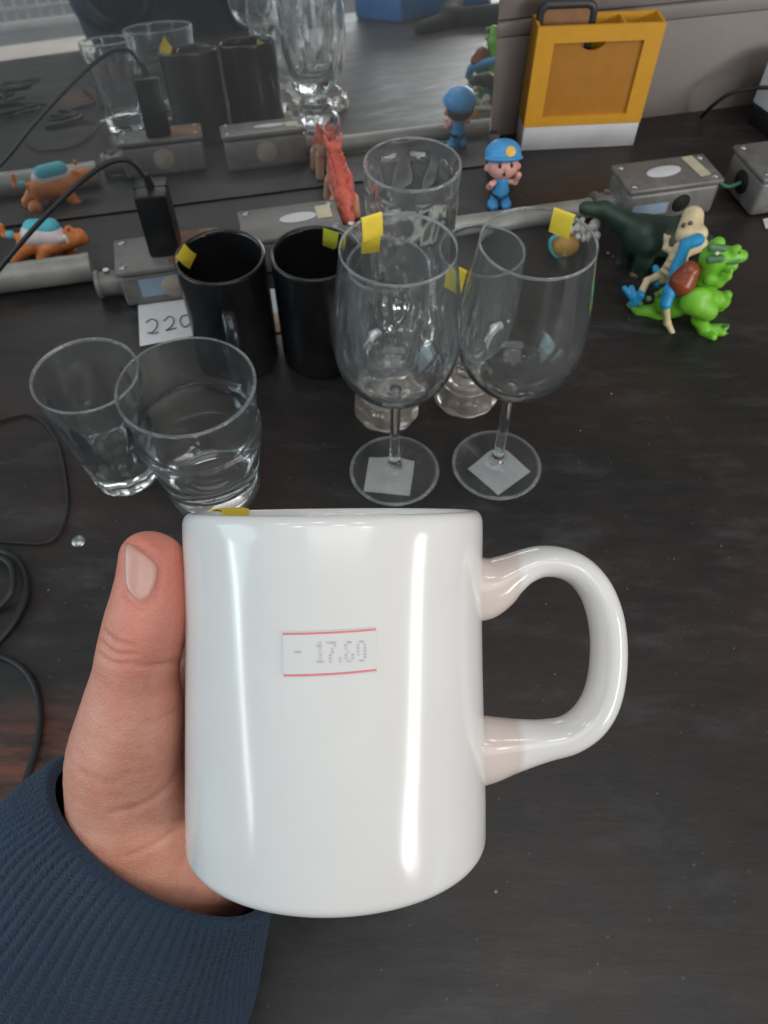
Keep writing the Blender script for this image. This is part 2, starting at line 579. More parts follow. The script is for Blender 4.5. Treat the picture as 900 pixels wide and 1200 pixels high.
# ---- signed-distance blobs: smooth unions of round cones and ellipsoids, meshed through a level set
def cone_d(P, a, b, ra, rb):
    a, b = np.array(a, float), np.array(b, float)
    ba = b - a
    l2 = ba @ ba
    if l2 < 1e-12:
        return np.linalg.norm(P - a, axis=-1) - max(ra, rb)
    t = np.clip(((P - a) @ ba) / l2, 0, 1)
    d = np.linalg.norm(P - a - t[..., None] * ba, axis=-1)
    return d - (ra + (rb - ra) * t)


def ell_d(P, c, r, R=None):
    q = P - np.array(c, float)
    if R is not None:
        q = q @ R
    r = np.array(r, float)
    k0 = np.linalg.norm(q / r, axis=-1)
    k1 = np.linalg.norm(q / (r * r), axis=-1)
    return k0 * (k0 - 1.0) / np.maximum(k1, 1e-9)


def sdf(prims, P, k):
    D = None
    for p in prims:
        if p[0] == 'c':
            d = cone_d(P, *p[1:5])
        elif p[0] == 'chain':
            d = None
            for (a, b) in zip(p[1], p[1][1:]):
                q = cone_d(P, a[:3], b[:3], a[3], b[3])
                d = q if d is None else np.minimum(d, q)
        elif p[0] == 'e':
            d = ell_d(P, p[1], p[2], p[3] if len(p) > 3 else None)
        elif p[0] == '-e':
            d = ell_d(P, p[1], p[2])
            h = np.clip(0.5 - 0.5 * (D + d) / k, 0, 1)
            D = D * (1 - h) - d * h + k * h * (1 - h)
            continue
        if D is None:
            D = d
        else:
            h = np.clip(0.5 + 0.5 * (d - D) / k, 0, 1)
            D = d * (1 - h) + D * h - k * h * (1 - h)
    return D


def sdf_mesh(prims, vox, k):
    lo, hi = np.full(3, 1e9), np.full(3, -1e9)
    for p in prims:
        if p[0] == 'c':
            for c, r in ((p[1], p[3]), (p[2], p[4])):
                lo = np.minimum(lo, np.array(c) - r); hi = np.maximum(hi, np.array(c) + r)
        elif p[0] == 'chain':
            for a in p[1]:
                lo = np.minimum(lo, a[:3] - a[3]); hi = np.maximum(hi, a[:3] + a[3])
        elif p[0] == 'e':
            r = max(p[2])
            lo = np.minimum(lo, np.array(p[1]) - r); hi = np.maximum(hi, np.array(p[1]) + r)
    lo = lo - k - 3 * vox
    hi = hi + k + 3 * vox
    n = np.ceil((hi - lo) / vox).astype(int) + 1
    ax = [lo[i] + np.arange(n[i]) * vox for i in range(3)]
    B = 8
    nb = -(-n // B)
    n = nb * B
    ax = [lo[i] + np.arange(n[i]) * vox for i in range(3)]
    cen_ = np.stack(np.meshgrid(*[lo[i] + (np.arange(nb[i]) * B + (B - 1) / 2) * vox for i in range(3)], indexing='ij'), -1)
    cd = sdf(prims, cen_, k)
    out = np.repeat(np.repeat(np.repeat(np.where(cd > 0, 3 * vox, -3 * vox), B, 0), B, 1), B, 2).astype(np.float32)
    near = np.argwhere(np.abs(cd) < B * vox * 0.87 * 1.5 + 3 * vox + k)
    off = np.stack(np.meshgrid(*[np.arange(B)] * 3, indexing='ij'), -1).reshape(-1, 3)
    for c0 in range(0, len(near), 400):
        idx = (near[c0:c0 + 400, None, :] * B + off[None]).reshape(-1, 3)
        out[idx[:, 0], idx[:, 1], idx[:, 2]] = sdf(prims, lo + idx * vox, k)
    out = np.clip(out / vox, -3, 3)
    g = openvdb.FloatGrid(3.0)
    g.copyFromArray(out)
    pts, quads = g.convertToQuads(0.0)
    return np.asarray(pts, float) * vox + lo, np.asarray(quads)


def blob(name, prims, mat, parent=None, vox=0.0008, k=0.003, world=True, post=None):
    V, F = sdf_mesh(prims, vox, k)
    if post is not None:
        V = post(V)
    return mesh_obj(name, V, F, mat, parent, world=world)


def copy_tree(o, parent=None):
    c = o.copy()
    COL.objects.link(c)
    if parent is not None:
        c.parent = parent
    for ch in [q for q in scn.objects if q.parent == o]:
        copy_tree(ch, c)
    return c


# camera-frame axes, used only to carry measured positions into the world
S_, C_ = math.sin(PITCH), math.cos(PITCH)
RIGHT, UP, FWD = np.array([1, 0, 0.]), np.array([0, S_, C_]), np.array([0, C_, -S_])
EYE = np.array([0, 0, CAMZ])


def held(px, py, d):
    """World point of something held d metres out from the viewer."""
    return EYE + d * FWD + (px - 450) / 900 * d * RIGHT - (py - 600) / 900 * d * UP


def upright(px, py, y):
    """World point on the upright plane y = const."""
    r = FWD + (px - 450) / 900 * RIGHT - (py - 600) / 900 * UP
    return EYE + r * (y / r[1])


def level(px, py, z=0.0):
    r = FWD + (px - 450) / 900 * RIGHT - (py - 600) / 900 * UP
    return EYE + r * ((z - CAMZ) / r[2])


YAW = math.radians(12.78)                    # the back wall, mirror and conduit run are turned by this
UU = np.array([math.cos(YAW), math.sin(YAW), 0])
VV = np.array([-math.sin(YAW), math.cos(YAW), 0])

# ------------------------------------------------------------------ setting
WEAR.inputs[1].default_value = tuple(level(38, 930) - np.array([0, 0.3, 0]))
tb = empty('table', (0, 0.3, 0), 'long black painted wooden table under all the glasses and toys', 'table')
box('table_top', -1.1, 1.3, -0.62, 0.95, -0.035, 0.0, M['table'], tb, 0.003)
for x in (-1.0, 1.2):
    for y in (-0.55, 0.5):
        box('leg', x - 0.03, x + 0.03, y - 0.03, y + 0.03, -0.75, -0.035, M['table'], tb, 0.003)
fl = box('floor', -4, 4, -4, 3, -0.80, -0.75, M['floor'])
tag(fl, kind='structure')
wall = empty('wall', (0.0, 0.833, 0), rz=YAW)
tag(wall, kind='structure')
box('wall_panel', -1.2, 1.6, 0.0, 0.03, 0.0, 0.105, M['wall'], wall, 0.001)
box('wall_rail', -1.2, 1.6, -0.0012, 0.03, 0.1056, 0.1196, M['wall'], wall, 0.002)
box('wall_panel', -1.2, 1.6, 0.002, 0.03, 0.121, 0.9, M['wall'], wall, 0.001)

# ------------------------------------------------------------------ mirror leaning on the wall
LEAN = 0.12426
mr = empty('mirror', (0.1145, 0.8003, 0.0), 'frameless dusty mirror leaning back against the wall behind the toys', 'mirror')
mr.matrix_world = Matrix.Translation((0.1145, 0.8003, 0.0)) @ Matrix.Rotation(YAW, 4, 'Z') @ Matrix.Rotation(-LEAN, 4, 'X')
bm = bmesh.new()
add_box(bm, -1.0, 0.0, 0.0, 0.004, 0.001, 0.36, 0.0008, 1)
bm_obj('mirror_glass', bm, M['mirror'], mr)
box('backing_board', -1.0, 0.0, 0.0045, 0.010, 0.001, 0.36, M['mirror_back'], mr, 0.0008)
box('corner_clip', -0.003, 0.011, -0.002, 0.013, 0.001, 0.034, M['mirror_back'], mr, 0.003)

# ------------------------------------------------------------------ white mug in the hand
tilt = math.radians(1.5)
roll = math.radians(0.5)
axz = UP * math.cos(tilt) - FWD * math.sin(tilt)
axz = axz * math.cos(roll) + RIGHT * -math.sin(roll)
axz /= np.linalg.norm(axz)
axx = RIGHT - axz * (RIGHT @ axz)
axx /= np.linalg.norm(axx)
axy = np.cross(axz, axx)
MH, MR = 0.101, 0.0445
rimc = EYE + 0.232 * FWD + (391.5 - 450) / 900 * 0.232 * RIGHT + 0.0002 * UP
mbase = rimc - axz * MH
MUGM = Matrix(((axx[0], axy[0], axz[0], mbase[0]), (axx[1], axy[1], axz[1], mbase[1]), (axx[2], axy[2], axz[2], mbase[2]), (0, 0, 0, 1)))
mug = empty('mug', (0, 0, 0), 'large glossy white mug held up in the hand, with a faded price sticker', 'mug')
mug.matrix_world = MUGM
prof = [(0, 0.0012), (0.030, 0.0012), (0.0325, 0.0), (0.036, 0.0)]
for k in range(7):
    t = -PI / 2 + k / 6 * PI / 2
    prof.append((0.0410 + 0.0039 * math.cos(t), 0.0040 + 0.0040 * math.sin(t)))
prof += [(0.04495, 0.015), (0.0446, 0.035), (0.04425, 0.055), (0.0441, 0.07), (0.0443, 0.085), (0.0445, 0.094)]
for k in range(1, 9):
    t = k / 8 * PI * 0.5
    prof.append((0.0420 + 0.0025 * math.cos(t), 0.0973 + 0.0037 * math.sin(t)))
for k in range(1, 6):
    t = k / 5 * PI * 0.5
    prof.append((0.0420 - 0.0018 * math.sin(t), 0.0982 + 0.0028 * math.cos(t)))
prof += [(0.0402, 0.09), (0.0402, 0.03), (0.0395, 0.014), (0.036, 0.008), (0.028, 0.0062), (0, 0.006)]
V, F = lathe(prof, 128)
mesh_obj('mug_body', V, F, M['ceramic'], mug)
hl = lambda px, py: ((px - 391.5) / 900 * 0.232, 0.0, MH - (py - 600) / 900 * 0.232)
hpath = [(552, 692, 40, 9.5), (568, 690, 38, 9.3), (582, 685, 32, 8.8), (597, 676, 25, 8.2), (614, 667, 20.5, 7.6), (634, 661, 18.6, 7.3), (658, 663, 18.3, 7.2), (680, 674, 18.6, 7.2),
         (698, 696, 19.5, 7.3), (709, 726, 20.3, 7.4), (713, 760, 20.8, 7.5), (711, 797, 21.3, 7.5), (703, 828, 22, 7.5), (688, 851, 22.2, 7.5),
         (666, 866, 22, 7.5), (640, 872, 23.5, 7.6), (615, 876, 28, 7.9), (594, 879, 33, 8.5), (574, 882, 38.5, 9.3), (556, 884, 42, 9.5)]
pts = spline([(*hl(a, b), c / 900 * 0.232, d * 1e-3) for a, b, c, d in hpath], 5)
V, F = sweep([tuple(p[:3]) for p in pts], [(p[3], p[4]) for p in pts], 28, refup=(0, 0, 1))
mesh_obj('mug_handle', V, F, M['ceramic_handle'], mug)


def on_mug(x, z, off):
    r = 0.0443 + off
    return (x, -math.sqrt(max(r * r - x * x, 0)), z)


def mug_patch(name, x0, x1, z0, z1, off, mat, parent, n=14, skew=0.0):
    V, F = [], []
    for i in range(n + 1):
        x = x0 + (x1 - x0) * i / n
        dz = skew * (i / n - 0.5)
        for z, o_ in ((z0 + dz, off), (z1 + dz, off), (z1 + dz, off - 0.0002), (z0 + dz, off - 0.0002)):
            V.append(on_mug(x, z, o_))
    for i in range(n):
        for k in range(4):
            k2 = (k + 1) % 4
            F.append((4 * i + k, 4 * i + k2, 4 * i + 4 + k2, 4 * i + 4 + k))
    F += [(0, 1, 2, 3), (4 * n, 4 * n + 1, 4 * n + 2, 4 * n + 3)]
    return mesh_obj(name, V, F, mat, parent, sharp=40)


SX0, SX1 = -0.0101, 0.0129
SZT, SZB = 0.0724, 0.0621
stk = mug_patch('price_sticker', SX0, SX1, SZB - 0.0004, SZT + 0.0004, 0.00018, M['sticker'], mug, skew=0.0008)
mug_patch('red_line', SX0, SX1, SZT - 0.0003, SZT + 0.0002, 0.0003, M['red_ink'], stk, skew=0.0008)
mug_patch('red_line', SX0, SX1, SZB - 0.0002, SZB + 0.0003, 0.0003, M['red_ink'], stk, skew=0.0010)
GLY = {'1': ['010', '110', '010', '010', '010', '010', '111'], '7': ['1111', '0001', '0010', '0010', '0100', '0100', '0100'],
       '.': ['0', '0', '0', '0', '0', '1', '1'], '6': ['0110', '1000', '1000', '1110', '1001', '1001', '0110'],
       '0': ['0110', '1001', '1001', '1001', '1001', '1001', '0110'], '-': ['000', '000', '000', '111', '000', '000', '000'], ' ': ['00'] * 7}
V, F = [], []
cx_ = -0.0070
px_ = 0.00078
for ch in '- 17.60':
    gl = GLY[ch]
    for r_, row in enumerate(gl):
        for c_, b in enumerate(row):
            if b == '1' and rng.random() > 0.03:
                zz = 0.0699 - r_ * px_ + 0.0 * cx_
                if ch == '-':
                    zz = 0.0676
                xx = cx_ + c_ * px_ * 0.72
                i0 = len(V)
                s = px_ * 0.36
                for dx, dz in ((-s, -s), (s, -s), (s, s), (-s, s)):
                    V.append(on_mug(xx + dx, zz + dz, 0.0003))
                F.append((i0, i0 + 1, i0 + 2, i0 + 3))
    cx_ += (len(gl[0]) + (1.4 if ch != ' ' else 3.6)) * px_ * 0.72
mesh_obj('price_digits', V, F, M['grey_ink'], stk, smooth=False)


def rim_tag(name, rad, thick, zrim, ang, w, din, dout, mat, parent, slant=0.0, flare=0.0):
    """Folded paper flag over a rim: down din inside, over, dout outside."""
    path = []
    n = 5
    ro, ri = rad + 0.0006, rad - thick - 0.0006
    for k in range(n + 1):
        t = k / n
        path.append((ro + flare * (1 - t) ** 1.5, zrim - dout * (1 - t)))
    path.append((ro - 0.0002, zrim + 0.0005))
    path.append(((ro + ri) / 2, zrim + 0.0010))
    path.append((ri + 0.0002, zrim + 0.0005))
    for k in range(n + 1):
        t = k / n
        path.append((ri - 0.3 * flare * t, zrim - din * t))
    A, B = [], []
    ca, sa = math.cos(ang), math.sin(ang)
    for r, z in path:
        h = w / 2
        sl = slant * (z - zrim)
        A.append((r * ca - (-h + sl) * sa, r * sa + (-h + sl) * ca, z))
        B.append((r * ca - (h + sl) * sa, r * sa + (h + sl) * ca, z))
    return strip(name, A, B, mat, parent, thick=0.00025)


rim_tag('yellow_tag', 0.0445, 0.0043, MH, math.radians(148), 0.0125, 0.010, 0.008, M['yellow_tag'], mug)

# ------------------------------------------------------------------ person: hand, nail, sweatshirt
person = empty('person', tuple(held(100, 1150, 0.28)), 'person in a navy sweatshirt whose left hand grips the white mug', 'person')


def mugpt(phi_deg, y, rr):
    """Point beside the mug: angle from its far side (+ = right), y below the rim, rr from the axis."""
    t = math.radians(phi_deg)
    p = MUGM @ Vector((rr * math.sin(t), rr * math.cos(t), MH + y))
    return np.array(p)


def chain(pts, n=5):
    return ('chain', spline([np.append(np.array(p[0], float), p[1]) for p in pts], n))


HP = {'mcp': held(145, 896, 0.2405), 'then': held(153, 950, 0.2500), 'heel': held(232, 1012, 0.2740), 'edge': held(264, 1030, 0.2860), 'wrist': held(176, 1062, 0.2740), 'arm': held(80, 1210, 0.300)}
hand_prims = [
    chain([(held(182, 662, 0.2225), 0.0091), (held(180, 692, 0.2225), 0.0106), (held(173, 725, 0.2225), 0.0119), (held(163, 766, 0.2265), 0.0122), (held(159, 795, 0.2300), 0.0128),
           (held(154, 840, 0.2340), 0.0154), (HP['mcp'], 0.0176), (HP['then'], 0.0188), (held(165, 1005, 0.2620), 0.0190), (HP['wrist'], 0.0195), (HP['arm'], 0.024)]),
    chain([(HP['then'], 0.0178), (held(196, 985, 0.2630), 0.0172), (HP['heel'], 0.0160), (HP['edge'], 0.0138)]),
    ('c', held(166, 650, 0.2222), held(170, 684, 0.2222), 0.0052, 0.0062),
    ('c', HP['heel'], HP['wrist'], 0.0160, 0.0190),
]
for yk, rr, rad, lens in ((-0.026, 0.0575, 0.0090, (-56, -12, 14, 33)), (-0.046, 0.0577, 0.0093, (-54, -6, 22, 44)),
                          (-0.065, 0.0575, 0.0088, (-50, -6, 19, 40)), (-0.082, 0.0560, 0.0078, (-44, -8, 11, 28))):
    a, b, c, d = [mugpt(p, yk, rr if i else rr + 0.004) for i, p in enumerate(lens)]
    b = mugpt(lens[1], yk + 0.001, rr + 0.003)
    m1 = mugpt((lens[0] + lens[1]) / 2, yk, rr + 0.004)
    root = HP['heel'] * 0.45 + HP['then'] * 0.2 + mugpt(-52, -0.075, 0.062) * 0.35
    hand_prims.append(chain([(root, 0.0140), (a, 0.0122), (m1, rad + 0.0012), (b, rad + 0.0014), (mugpt((lens[1] + lens[2]) / 2, yk, rr + 0.0012), rad), (c, rad + 0.0004), (d, rad - 0.0012)], 3))
HK = 0.0055
CREASES = [([(118, 738), (134, 752), (152, 757)], 0.0009, 0.0010), ([(116, 752), (133, 766), (158, 768)], 0.0010, 0.0010), ([(112, 765), (134, 778), (163, 777)], 0.0008, 0.0009),
           ([(160, 782), (190, 780), (213, 774)], 0.0008, 0.0009), ([(128, 955), (165, 945), (195, 925), (212, 900)], 0.0007, 0.0012),
           ([(150, 1005), (178, 992), (205, 975)], 0.0006, 0.0011), ([(146, 694), (156, 706), (168, 711), (181, 699), (187, 681), (187, 664), (176, 650), (160, 638)], 0.0010, 0.0009),
           ([(190, 842), (205, 835), (214, 826)], 0.0004, 0.0008), ([(95, 905), (125, 918), (150, 908)], 0.0004, 0.0014)]


def to_img(V):
    q = V - EYE
    d = q @ FWD
    return 450 + 900 * (q @ RIGHT) / d, 600 - 900 * (q @ UP) / d, d


def hand_post(V):
    ix, iy, d = to_img(V)
    eps = 3e-4
    N = np.stack([sdf(hand_prims, V + e, HK) - sdf(hand_prims, V - e, HK) for e in np.eye(3) * eps], -1)
    N /= np.linalg.norm(N, axis=1)[:, None] + 1e-9
    ray = V - EYE
    ray /= np.linalg.norm(ray, axis=1)[:, None]
    front = np.clip(-(N * ray).sum(1) * 3, 0, 1)
    disp = np.zeros(len(V))
    for poly, depth, wid in CREASES:
        p = np.array(spline(poly, 6))
        best = np.full(len(V), 1e9)
        for a, b in zip(p, p[1:]):
            ab = b - a
            t = np.clip(((ix - a[0]) * ab[0] + (iy - a[1]) * ab[1]) / (ab @ ab), 0, 1)
            best = np.minimum(best, np.hypot(ix - a[0] - t * ab[0], iy - a[1] - t * ab[1]))
        s = best * d / 900
        disp -= depth * 0.75 * np.exp(-(s / wid) ** 2) * front
    return V + N * disp[:, None]


hand = blob('hand', hand_prims, M['skin'], person, vox=0.0008, k=HK, post=hand_post)
SKIN_TIP.inputs[1].default_value = tuple(Vector(held(195, 660, 0.2235)) - Vector(person.matrix_basis.translation))

# thumbnail: a curved plate laid on the thumb tip
def hit(px, py):
    o = EYE.copy()
    r = held(px, py, 1.0) - EYE
    r /= np.linalg.norm(r)
    t = 0.17
    for _ in range(80):
        dd_ = float(sdf(hand_prims, (o + r * t)[None], HK)[0])
        t += dd_ * 0.8
        if dd_ < 2e-5:
            return o + r * t
    return hit(px + (165 - px) * 0.06, py + (674 - py) * 0.06)


def nrm_at(p):
    e = 3e-4
    g_ = np.array([float(sdf(hand_prims, (p + d_)[None], HK)[0] - sdf(hand_prims, (p - d_)[None], HK)[0]) for d_ in np.eye(3) * e])
    return g_ / np.linalg.norm(g_)


nail_c = [(149, 641), (181, 659), (182, 690), (163, 705), (147, 690)]
NU, NV = 14, 14
V, F = [], []
ring = np.array(spline([(148, 637), (160, 643), (173, 652), (183, 663), (183, 679), (177, 694), (166, 704), (154, 697), (147.5, 684), (146.5, 660)], 4, closed=True))
cen = ring.mean(0)
levels_n = 7
top, bot = [], []
for j in range(levels_n + 1):
    f = j / levels_n
    rr_ = [cen] if j == 0 else [cen + (p - cen) * f for p in ring]
    row = []
    for p in rr_:
        h_ = hit(*p)
        n_ = nrm_at(h_)
        row.append(len(V))
        V.append(h_ + n_ * (0.00055 if j < levels_n else 0.00015))
    top.append(row)
nr_ = len(ring)
for k in range(nr_):
    F.append((top[0][0], top[1][k], top[1][(k + 1) % nr_]))
for j in range(1, levels_n):
    for k in range(nr_):
        k2 = (k + 1) % nr_
        F.append((top[j][k], top[j + 1][k], top[j + 1][k2], top[j][k2]))
low = []
for p in ring:
    h_ = hit(*p)
    low.append(len(V))
    V.append(h_ - nrm_at(h_) * 0.0006)
for k in range(nr_):
    k2 = (k + 1) % nr_
    F.append((top[levels_n][k], low[k], low[k2], top[levels_n][k2]))
nail = mesh_obj('thumbnail', V, F, M['nail'], hand, world=True)


def loft(sections, seg, rib=None):
    """sections: (center, u, v, ru, rv); rib(i, theta) -> radial offset."""
    V, F = [], []
    for i, (c, u, v_, ru, rv) in enumerate(sections):
        for k in range(seg):
            t = 2 * PI * k / seg
            o_ = rib(i, t) if rib else 0
            V.append(c + u * (ru + o_) * math.cos(t) + v_ * (rv + o_) * math.sin(t))
    n = len(sections)
    for i in range(n - 1):
        for k in range(seg):
            k2 = (k + 1) % seg
            F.append((i * seg + k, i * seg + k2, (i + 1) * seg + k2, (i + 1) * seg + k))
    return V, F


def cs(px, py, d, ax, ru, rv):
    c = held(px, py, d)
    ax = ax[0] * RIGHT + ax[1] * UP + ax[2] * FWD
    ax /= np.linalg.norm(ax)
    u = 0.8 * RIGHT - 0.6 * UP + 0.28 * FWD
    u = u - ax * (u @ ax)
    u /= np.linalg.norm(u)
    v_ = np.cross(ax, u)
    return (c, u, v_, ru, rv)


AX = (-0.55, -0.70, 0.14)
keys = [cs(196, 978, 0.2580, AX, 0.0410, 0.0275), cs(194, 979, 0.2580, AX, 0.0440, 0.0302), cs(188, 987, 0.2595, AX, 0.0456, 0.0318), cs(166, 1024, 0.267, AX, 0.0525, 0.0345),
        cs(140, 1077, 0.278, AX, 0.0600, 0.039), cs(108, 1132, 0.290, AX, 0.0650, 0.044), cs(76, 1185, 0.302, AX, 0.0670, 0.046)]
flat = [np.concatenate([k_[0], k_[1], k_[2], [k_[3], k_[4]]]) for k_ in keys]
dense = spline(flat, 8)
secs = [(p[0:3], p[3:6], p[6:9], p[9], p[10]) for p in dense]
NR = 88


def rib(i, t):
    f = i / (len(secs) - 1)
    fade = max(0.0, min(1.0, (0.97 - f) * 9))
    s = math.cos(NR * t)
    fold = 0.0018 * math.sin(3 * t + 9 * f) * f + 0.0016 * math.sin(5 * t - 13 * f + 1.0) * f
    return 0.00047 * s * fade * (1 if i > 5 else i / 6) + fold


V, F = loft(secs, NR * 8, rib)
mesh_obj('cuff', V, F, M['navy'], person, world=True)
# sweatshirt: sleeve to the elbow on the table, upper arm, trunk leaning at the table edge
elbow = np.array([-0.130, -0.090, 0.108])
shoulder = np.array([-0.06, -0.42, 0.36])
sw = [('c', held(98, 1128, 0.296), elbow, 0.041, 0.046), ('c', held(126, 1090, 0.287), held(98, 1128, 0.296), 0.033, 0.041), ('c', elbow, shoulder, 0.048, 0.075),
      ('c', shoulder, (0.32, -0.42, 0.36), 0.085, 0.085), ('c', (0.36, -0.40, 0.34), (0.42, -0.30, 0.12), 0.07, 0.055),
      ('e', (0.060, -0.40, 0.10), (0.205, 0.115, 0.36)), ('e', (0.09, -0.42, 0.30), (0.21, 0.11, 0.17))]


def shirt_post(V):
    q = V - np.array([0, -0.05, 0.1])
    w = 0.003 * np.sin(q[:, 0] * 70 + 3 * np.sin(q[:, 1] * 40)) * np.sin(q[:, 2] * 55 + q[:, 1] * 30)
    c = np.array([0.0, -0.3, 0.1])
    dvec = V - c
    dvec /= np.linalg.norm(dvec, axis=1)[:, None]
    return V + dvec * w[:, None]


blob('sweatshirt', sw, M['navy'], person, vox=0.006, k=0.03, post=shirt_post)

# ------------------------------------------------------------------ wine glasses
wine = empty('wine_glass', (0.008, 0.3715, 0.0004), 'left wine glass with yellow flag, its square foot label lying straight', 'wine glass', 'clear stemmed wine glasses')
outer = spline([(0.0045, 0.0870), (0.0085, 0.0880), (0.0180, 0.0920), (0.0272, 0.0990), (0.0341, 0.1082), (0.0384, 0.1180), (0.0403, 0.1320), (0.0399, 0.1480), (0.0382, 0.1660), (0.0356, 0.1850), (0.0334, 0.2010)], 6)
inn = spline([(0.0330, 0.2021), (0.0326, 0.2010), (0.0348, 0.1850), (0.0374, 0.1660), (0.0391, 0.1480), (0.0395, 0.1322), (0.0376, 0.1192), (0.0331, 0.1090), (0.0256, 0.1002), (0.0160, 0.0955), (0.0070, 0.0934), (0.0, 0.0931)], 6)
RIMA, RIMB = (0.03352, 0.2003), (0.03268, 0.2003)
pa = [tuple(p) for p in outer[:-2]] + [RIMA]
pb_ = [RIMB] + [tuple(p) for p in inn if p[1] < 0.1985]
pb_[-1] = (0, pb_[-1][1])
V1, F1 = lathe(pa, 96)
V2, F2 = lathe(pb_, 96)
bowl = mesh_obj('bowl', V1 + V2, F1 + [tuple(i + len(V1) for i in f) for f in F2], None, wine, wind=1)
bowl.data.materials.append(M['glass'])
V, F = lathe([RIMA, (0.03362, 0.2010), (0.03368, 0.2016), (0.0336, 0.2021), (0.0332, 0.2023), (0.0328, 0.2020), (0.03266, 0.2012), RIMB], 96)
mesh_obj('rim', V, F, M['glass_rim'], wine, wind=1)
st = spline([(0.0045, 0.0870), (0.0040, 0.0835), (0.0036, 0.0700), (0.0035, 0.0450), (0.0040, 0.0220), (0.0050, 0.0130), (0.0068, 0.0090)], 5)
V, F = lathe([tuple(p) for p in st], 48)
mesh_obj('stem', V, F, M['glass'], wine, wind=-1)
ft = [tuple(p) for p in spline([(0.0068, 0.0090), (0.0095, 0.0070), (0.0150, 0.0052), (0.0240, 0.0038), (0.0305, 0.0031), (0.0325, 0.0031), (0.0337, 0.0031)], 5)] + [(0.0343, 0.0027), (0.0346, 0.0021), (0.0343, 0.0014), (0.0336, 0.0010), (0.0322, 0.0010), (0.0315, 0.0011), (0.02, 0.0011), (0, 0.0011)]
ie = next(i for i, p in enumerate(ft) if p[0] > 0.0320)
ft_top, ft_edge, ft_low = ft[:ie + 1], ft[ie:-2], ft[-3:]
V1, F1 = lathe(ft_top, 96)
V2, F2 = lathe(ft_low, 96)
mesh_obj('foot', V1 + V2, F1 + [tuple(i + len(V1) for i in f) for f in F2], M['glass'], wine, wind=-1)
V, F = lathe(ft_edge, 96)
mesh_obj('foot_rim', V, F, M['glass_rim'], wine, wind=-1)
lab = box('foot_label', -0.0175, 0.0175, -0.0165, 0.0165, 0.0003, 0.0007, M['label_paper'], wine)
lab.rotation_euler = (0, 0, math.radians(-7))
lab.location = (-0.004, -0.006, 0)
rim_tag('flag_tag', 0.0334, 0.001, 0.2021, math.radians(118), 0.0135, 0.014, 0.006, M['yellow_tag'], wine, flare=0.004)
wine2 = copy_tree(wine)
wine2['label'] = 'right wine glass, nearest the green dinosaur, with its square foot label turned like a diamond'
wine2.location = (0.0875, 0.377, 0.0004)
for ch in [q for q in scn.objects if q.parent == wine2]:
    if ch.name.startswith('foot_label'):
        ch.rotation_euler = (0, 0, math.radians(40))
        ch.location = (0.0015, -0.0055, 0)
    if ch.name.startswith('flag_tag'):
        ch.rotation_euler = (0, 0, math.radians(-62))

# ------------------------------------------------------------------ tumblers
tum = empty('tumbler', tuple(level(149, 553)), 'narrow fluted clear glass tumbler standing farthest left', 'tumbler')


def glass_split(prof, seg, zcut, mat, parent, name, rfun=None, sharp=None):
    """Body and rim of one closed glass profile as two meshes that share their seams."""
    top = [i for i, p in enumerate(prof) if p[1] >= zcut]
    a, b = top[0], top[-1]
    V1, F1 = lathe(prof[:a + 1], seg, rfun)
    V2, F2 = lathe(prof[b:], seg, (lambda r, z, t, i: rfun(r, z, t, i + b)) if rfun else None)
    mesh_obj(name, V1 + V2, F1 + [tuple(i + len(V1) for i in f) for f in F2], mat, parent, sharp=sharp, wind=1)
    V, F = lathe(prof[a:b + 1], seg, (lambda r, z, t, i: rfun(r, z, t, i + a)) if rfun else None)
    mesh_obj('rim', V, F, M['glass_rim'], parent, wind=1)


def flute(n, z0, z1, depth):
    def f(r, z, t, i):
        w = max(0.0, min(1.0, (z1 - z) / 0.006)) * max(0, min(1, (z - z0) / 0.002))
        a = ((t * n / (2 * PI)) % 1.0 - 0.5)
        flat_ = math.cos(PI / n) / math.cos(a * 2 * PI / n)
        return r * (1 + (flat_ - 1) * w) - depth * w
    return f


po = [(0, 0.0015), (0.019, 0.0015), (0.0215, 0.0), (0.0238, 0.0004), (0.0250, 0.0020)] + [(0.0252 + (0.0340 - 0.0252) * t, 0.004 + (0.086 - 0.004) * t) for t in np.linspace(0, 1, 26)] + [(0.0347, 0.090), (0.0352, 0.096), (0.0356, 0.1035), (0.0354, 0.1048), (0.0348, 0.1052)]
nout = len(po)
pi_ = [(0.0342, 0.1047), (0.0338, 0.1030), (0.0334, 0.094), (0.0329, 0.089), (0.0316, 0.084), (0.0226, 0.0200), (0.0208, 0.0168), (0.014, 0.0155), (0, 0.0152)]
fl_ = flute(10, 0.003, 0.088, 0.0)
glass_split(po + pi_, 120, 0.1030, M['glass'], tum, 'tumbler_glass', lambda r, z, t, i: fl_(r, z, t, i) if i < nout else r, 60)
tum2 = empty('tumbler', tuple(level(253, 571)), 'wide clear glass tumbler with a stepped waist, in front of the black mugs', 'tumbler')
po = [(0, 0.0018), (0.026, 0.0018), (0.029, 0.0), (0.0322, 0.0003), (0.0338, 0.0025), (0.0340, 0.0055), (0.0330, 0.0085), (0.0323, 0.0105), (0.0330, 0.0130), (0.0355, 0.0230), (0.0390, 0.0400), (0.0415, 0.0540), (0.0431, 0.0630),
      (0.0436, 0.0665), (0.0433, 0.0688), (0.0420, 0.0705), (0.0414, 0.0730), (0.0418, 0.0790), (0.0432, 0.0900), (0.0449, 0.1030), (0.0455, 0.1085), (0.0453, 0.1098), (0.0446, 0.1104)]
po = [tuple(p) for p in spline(po, 4)]
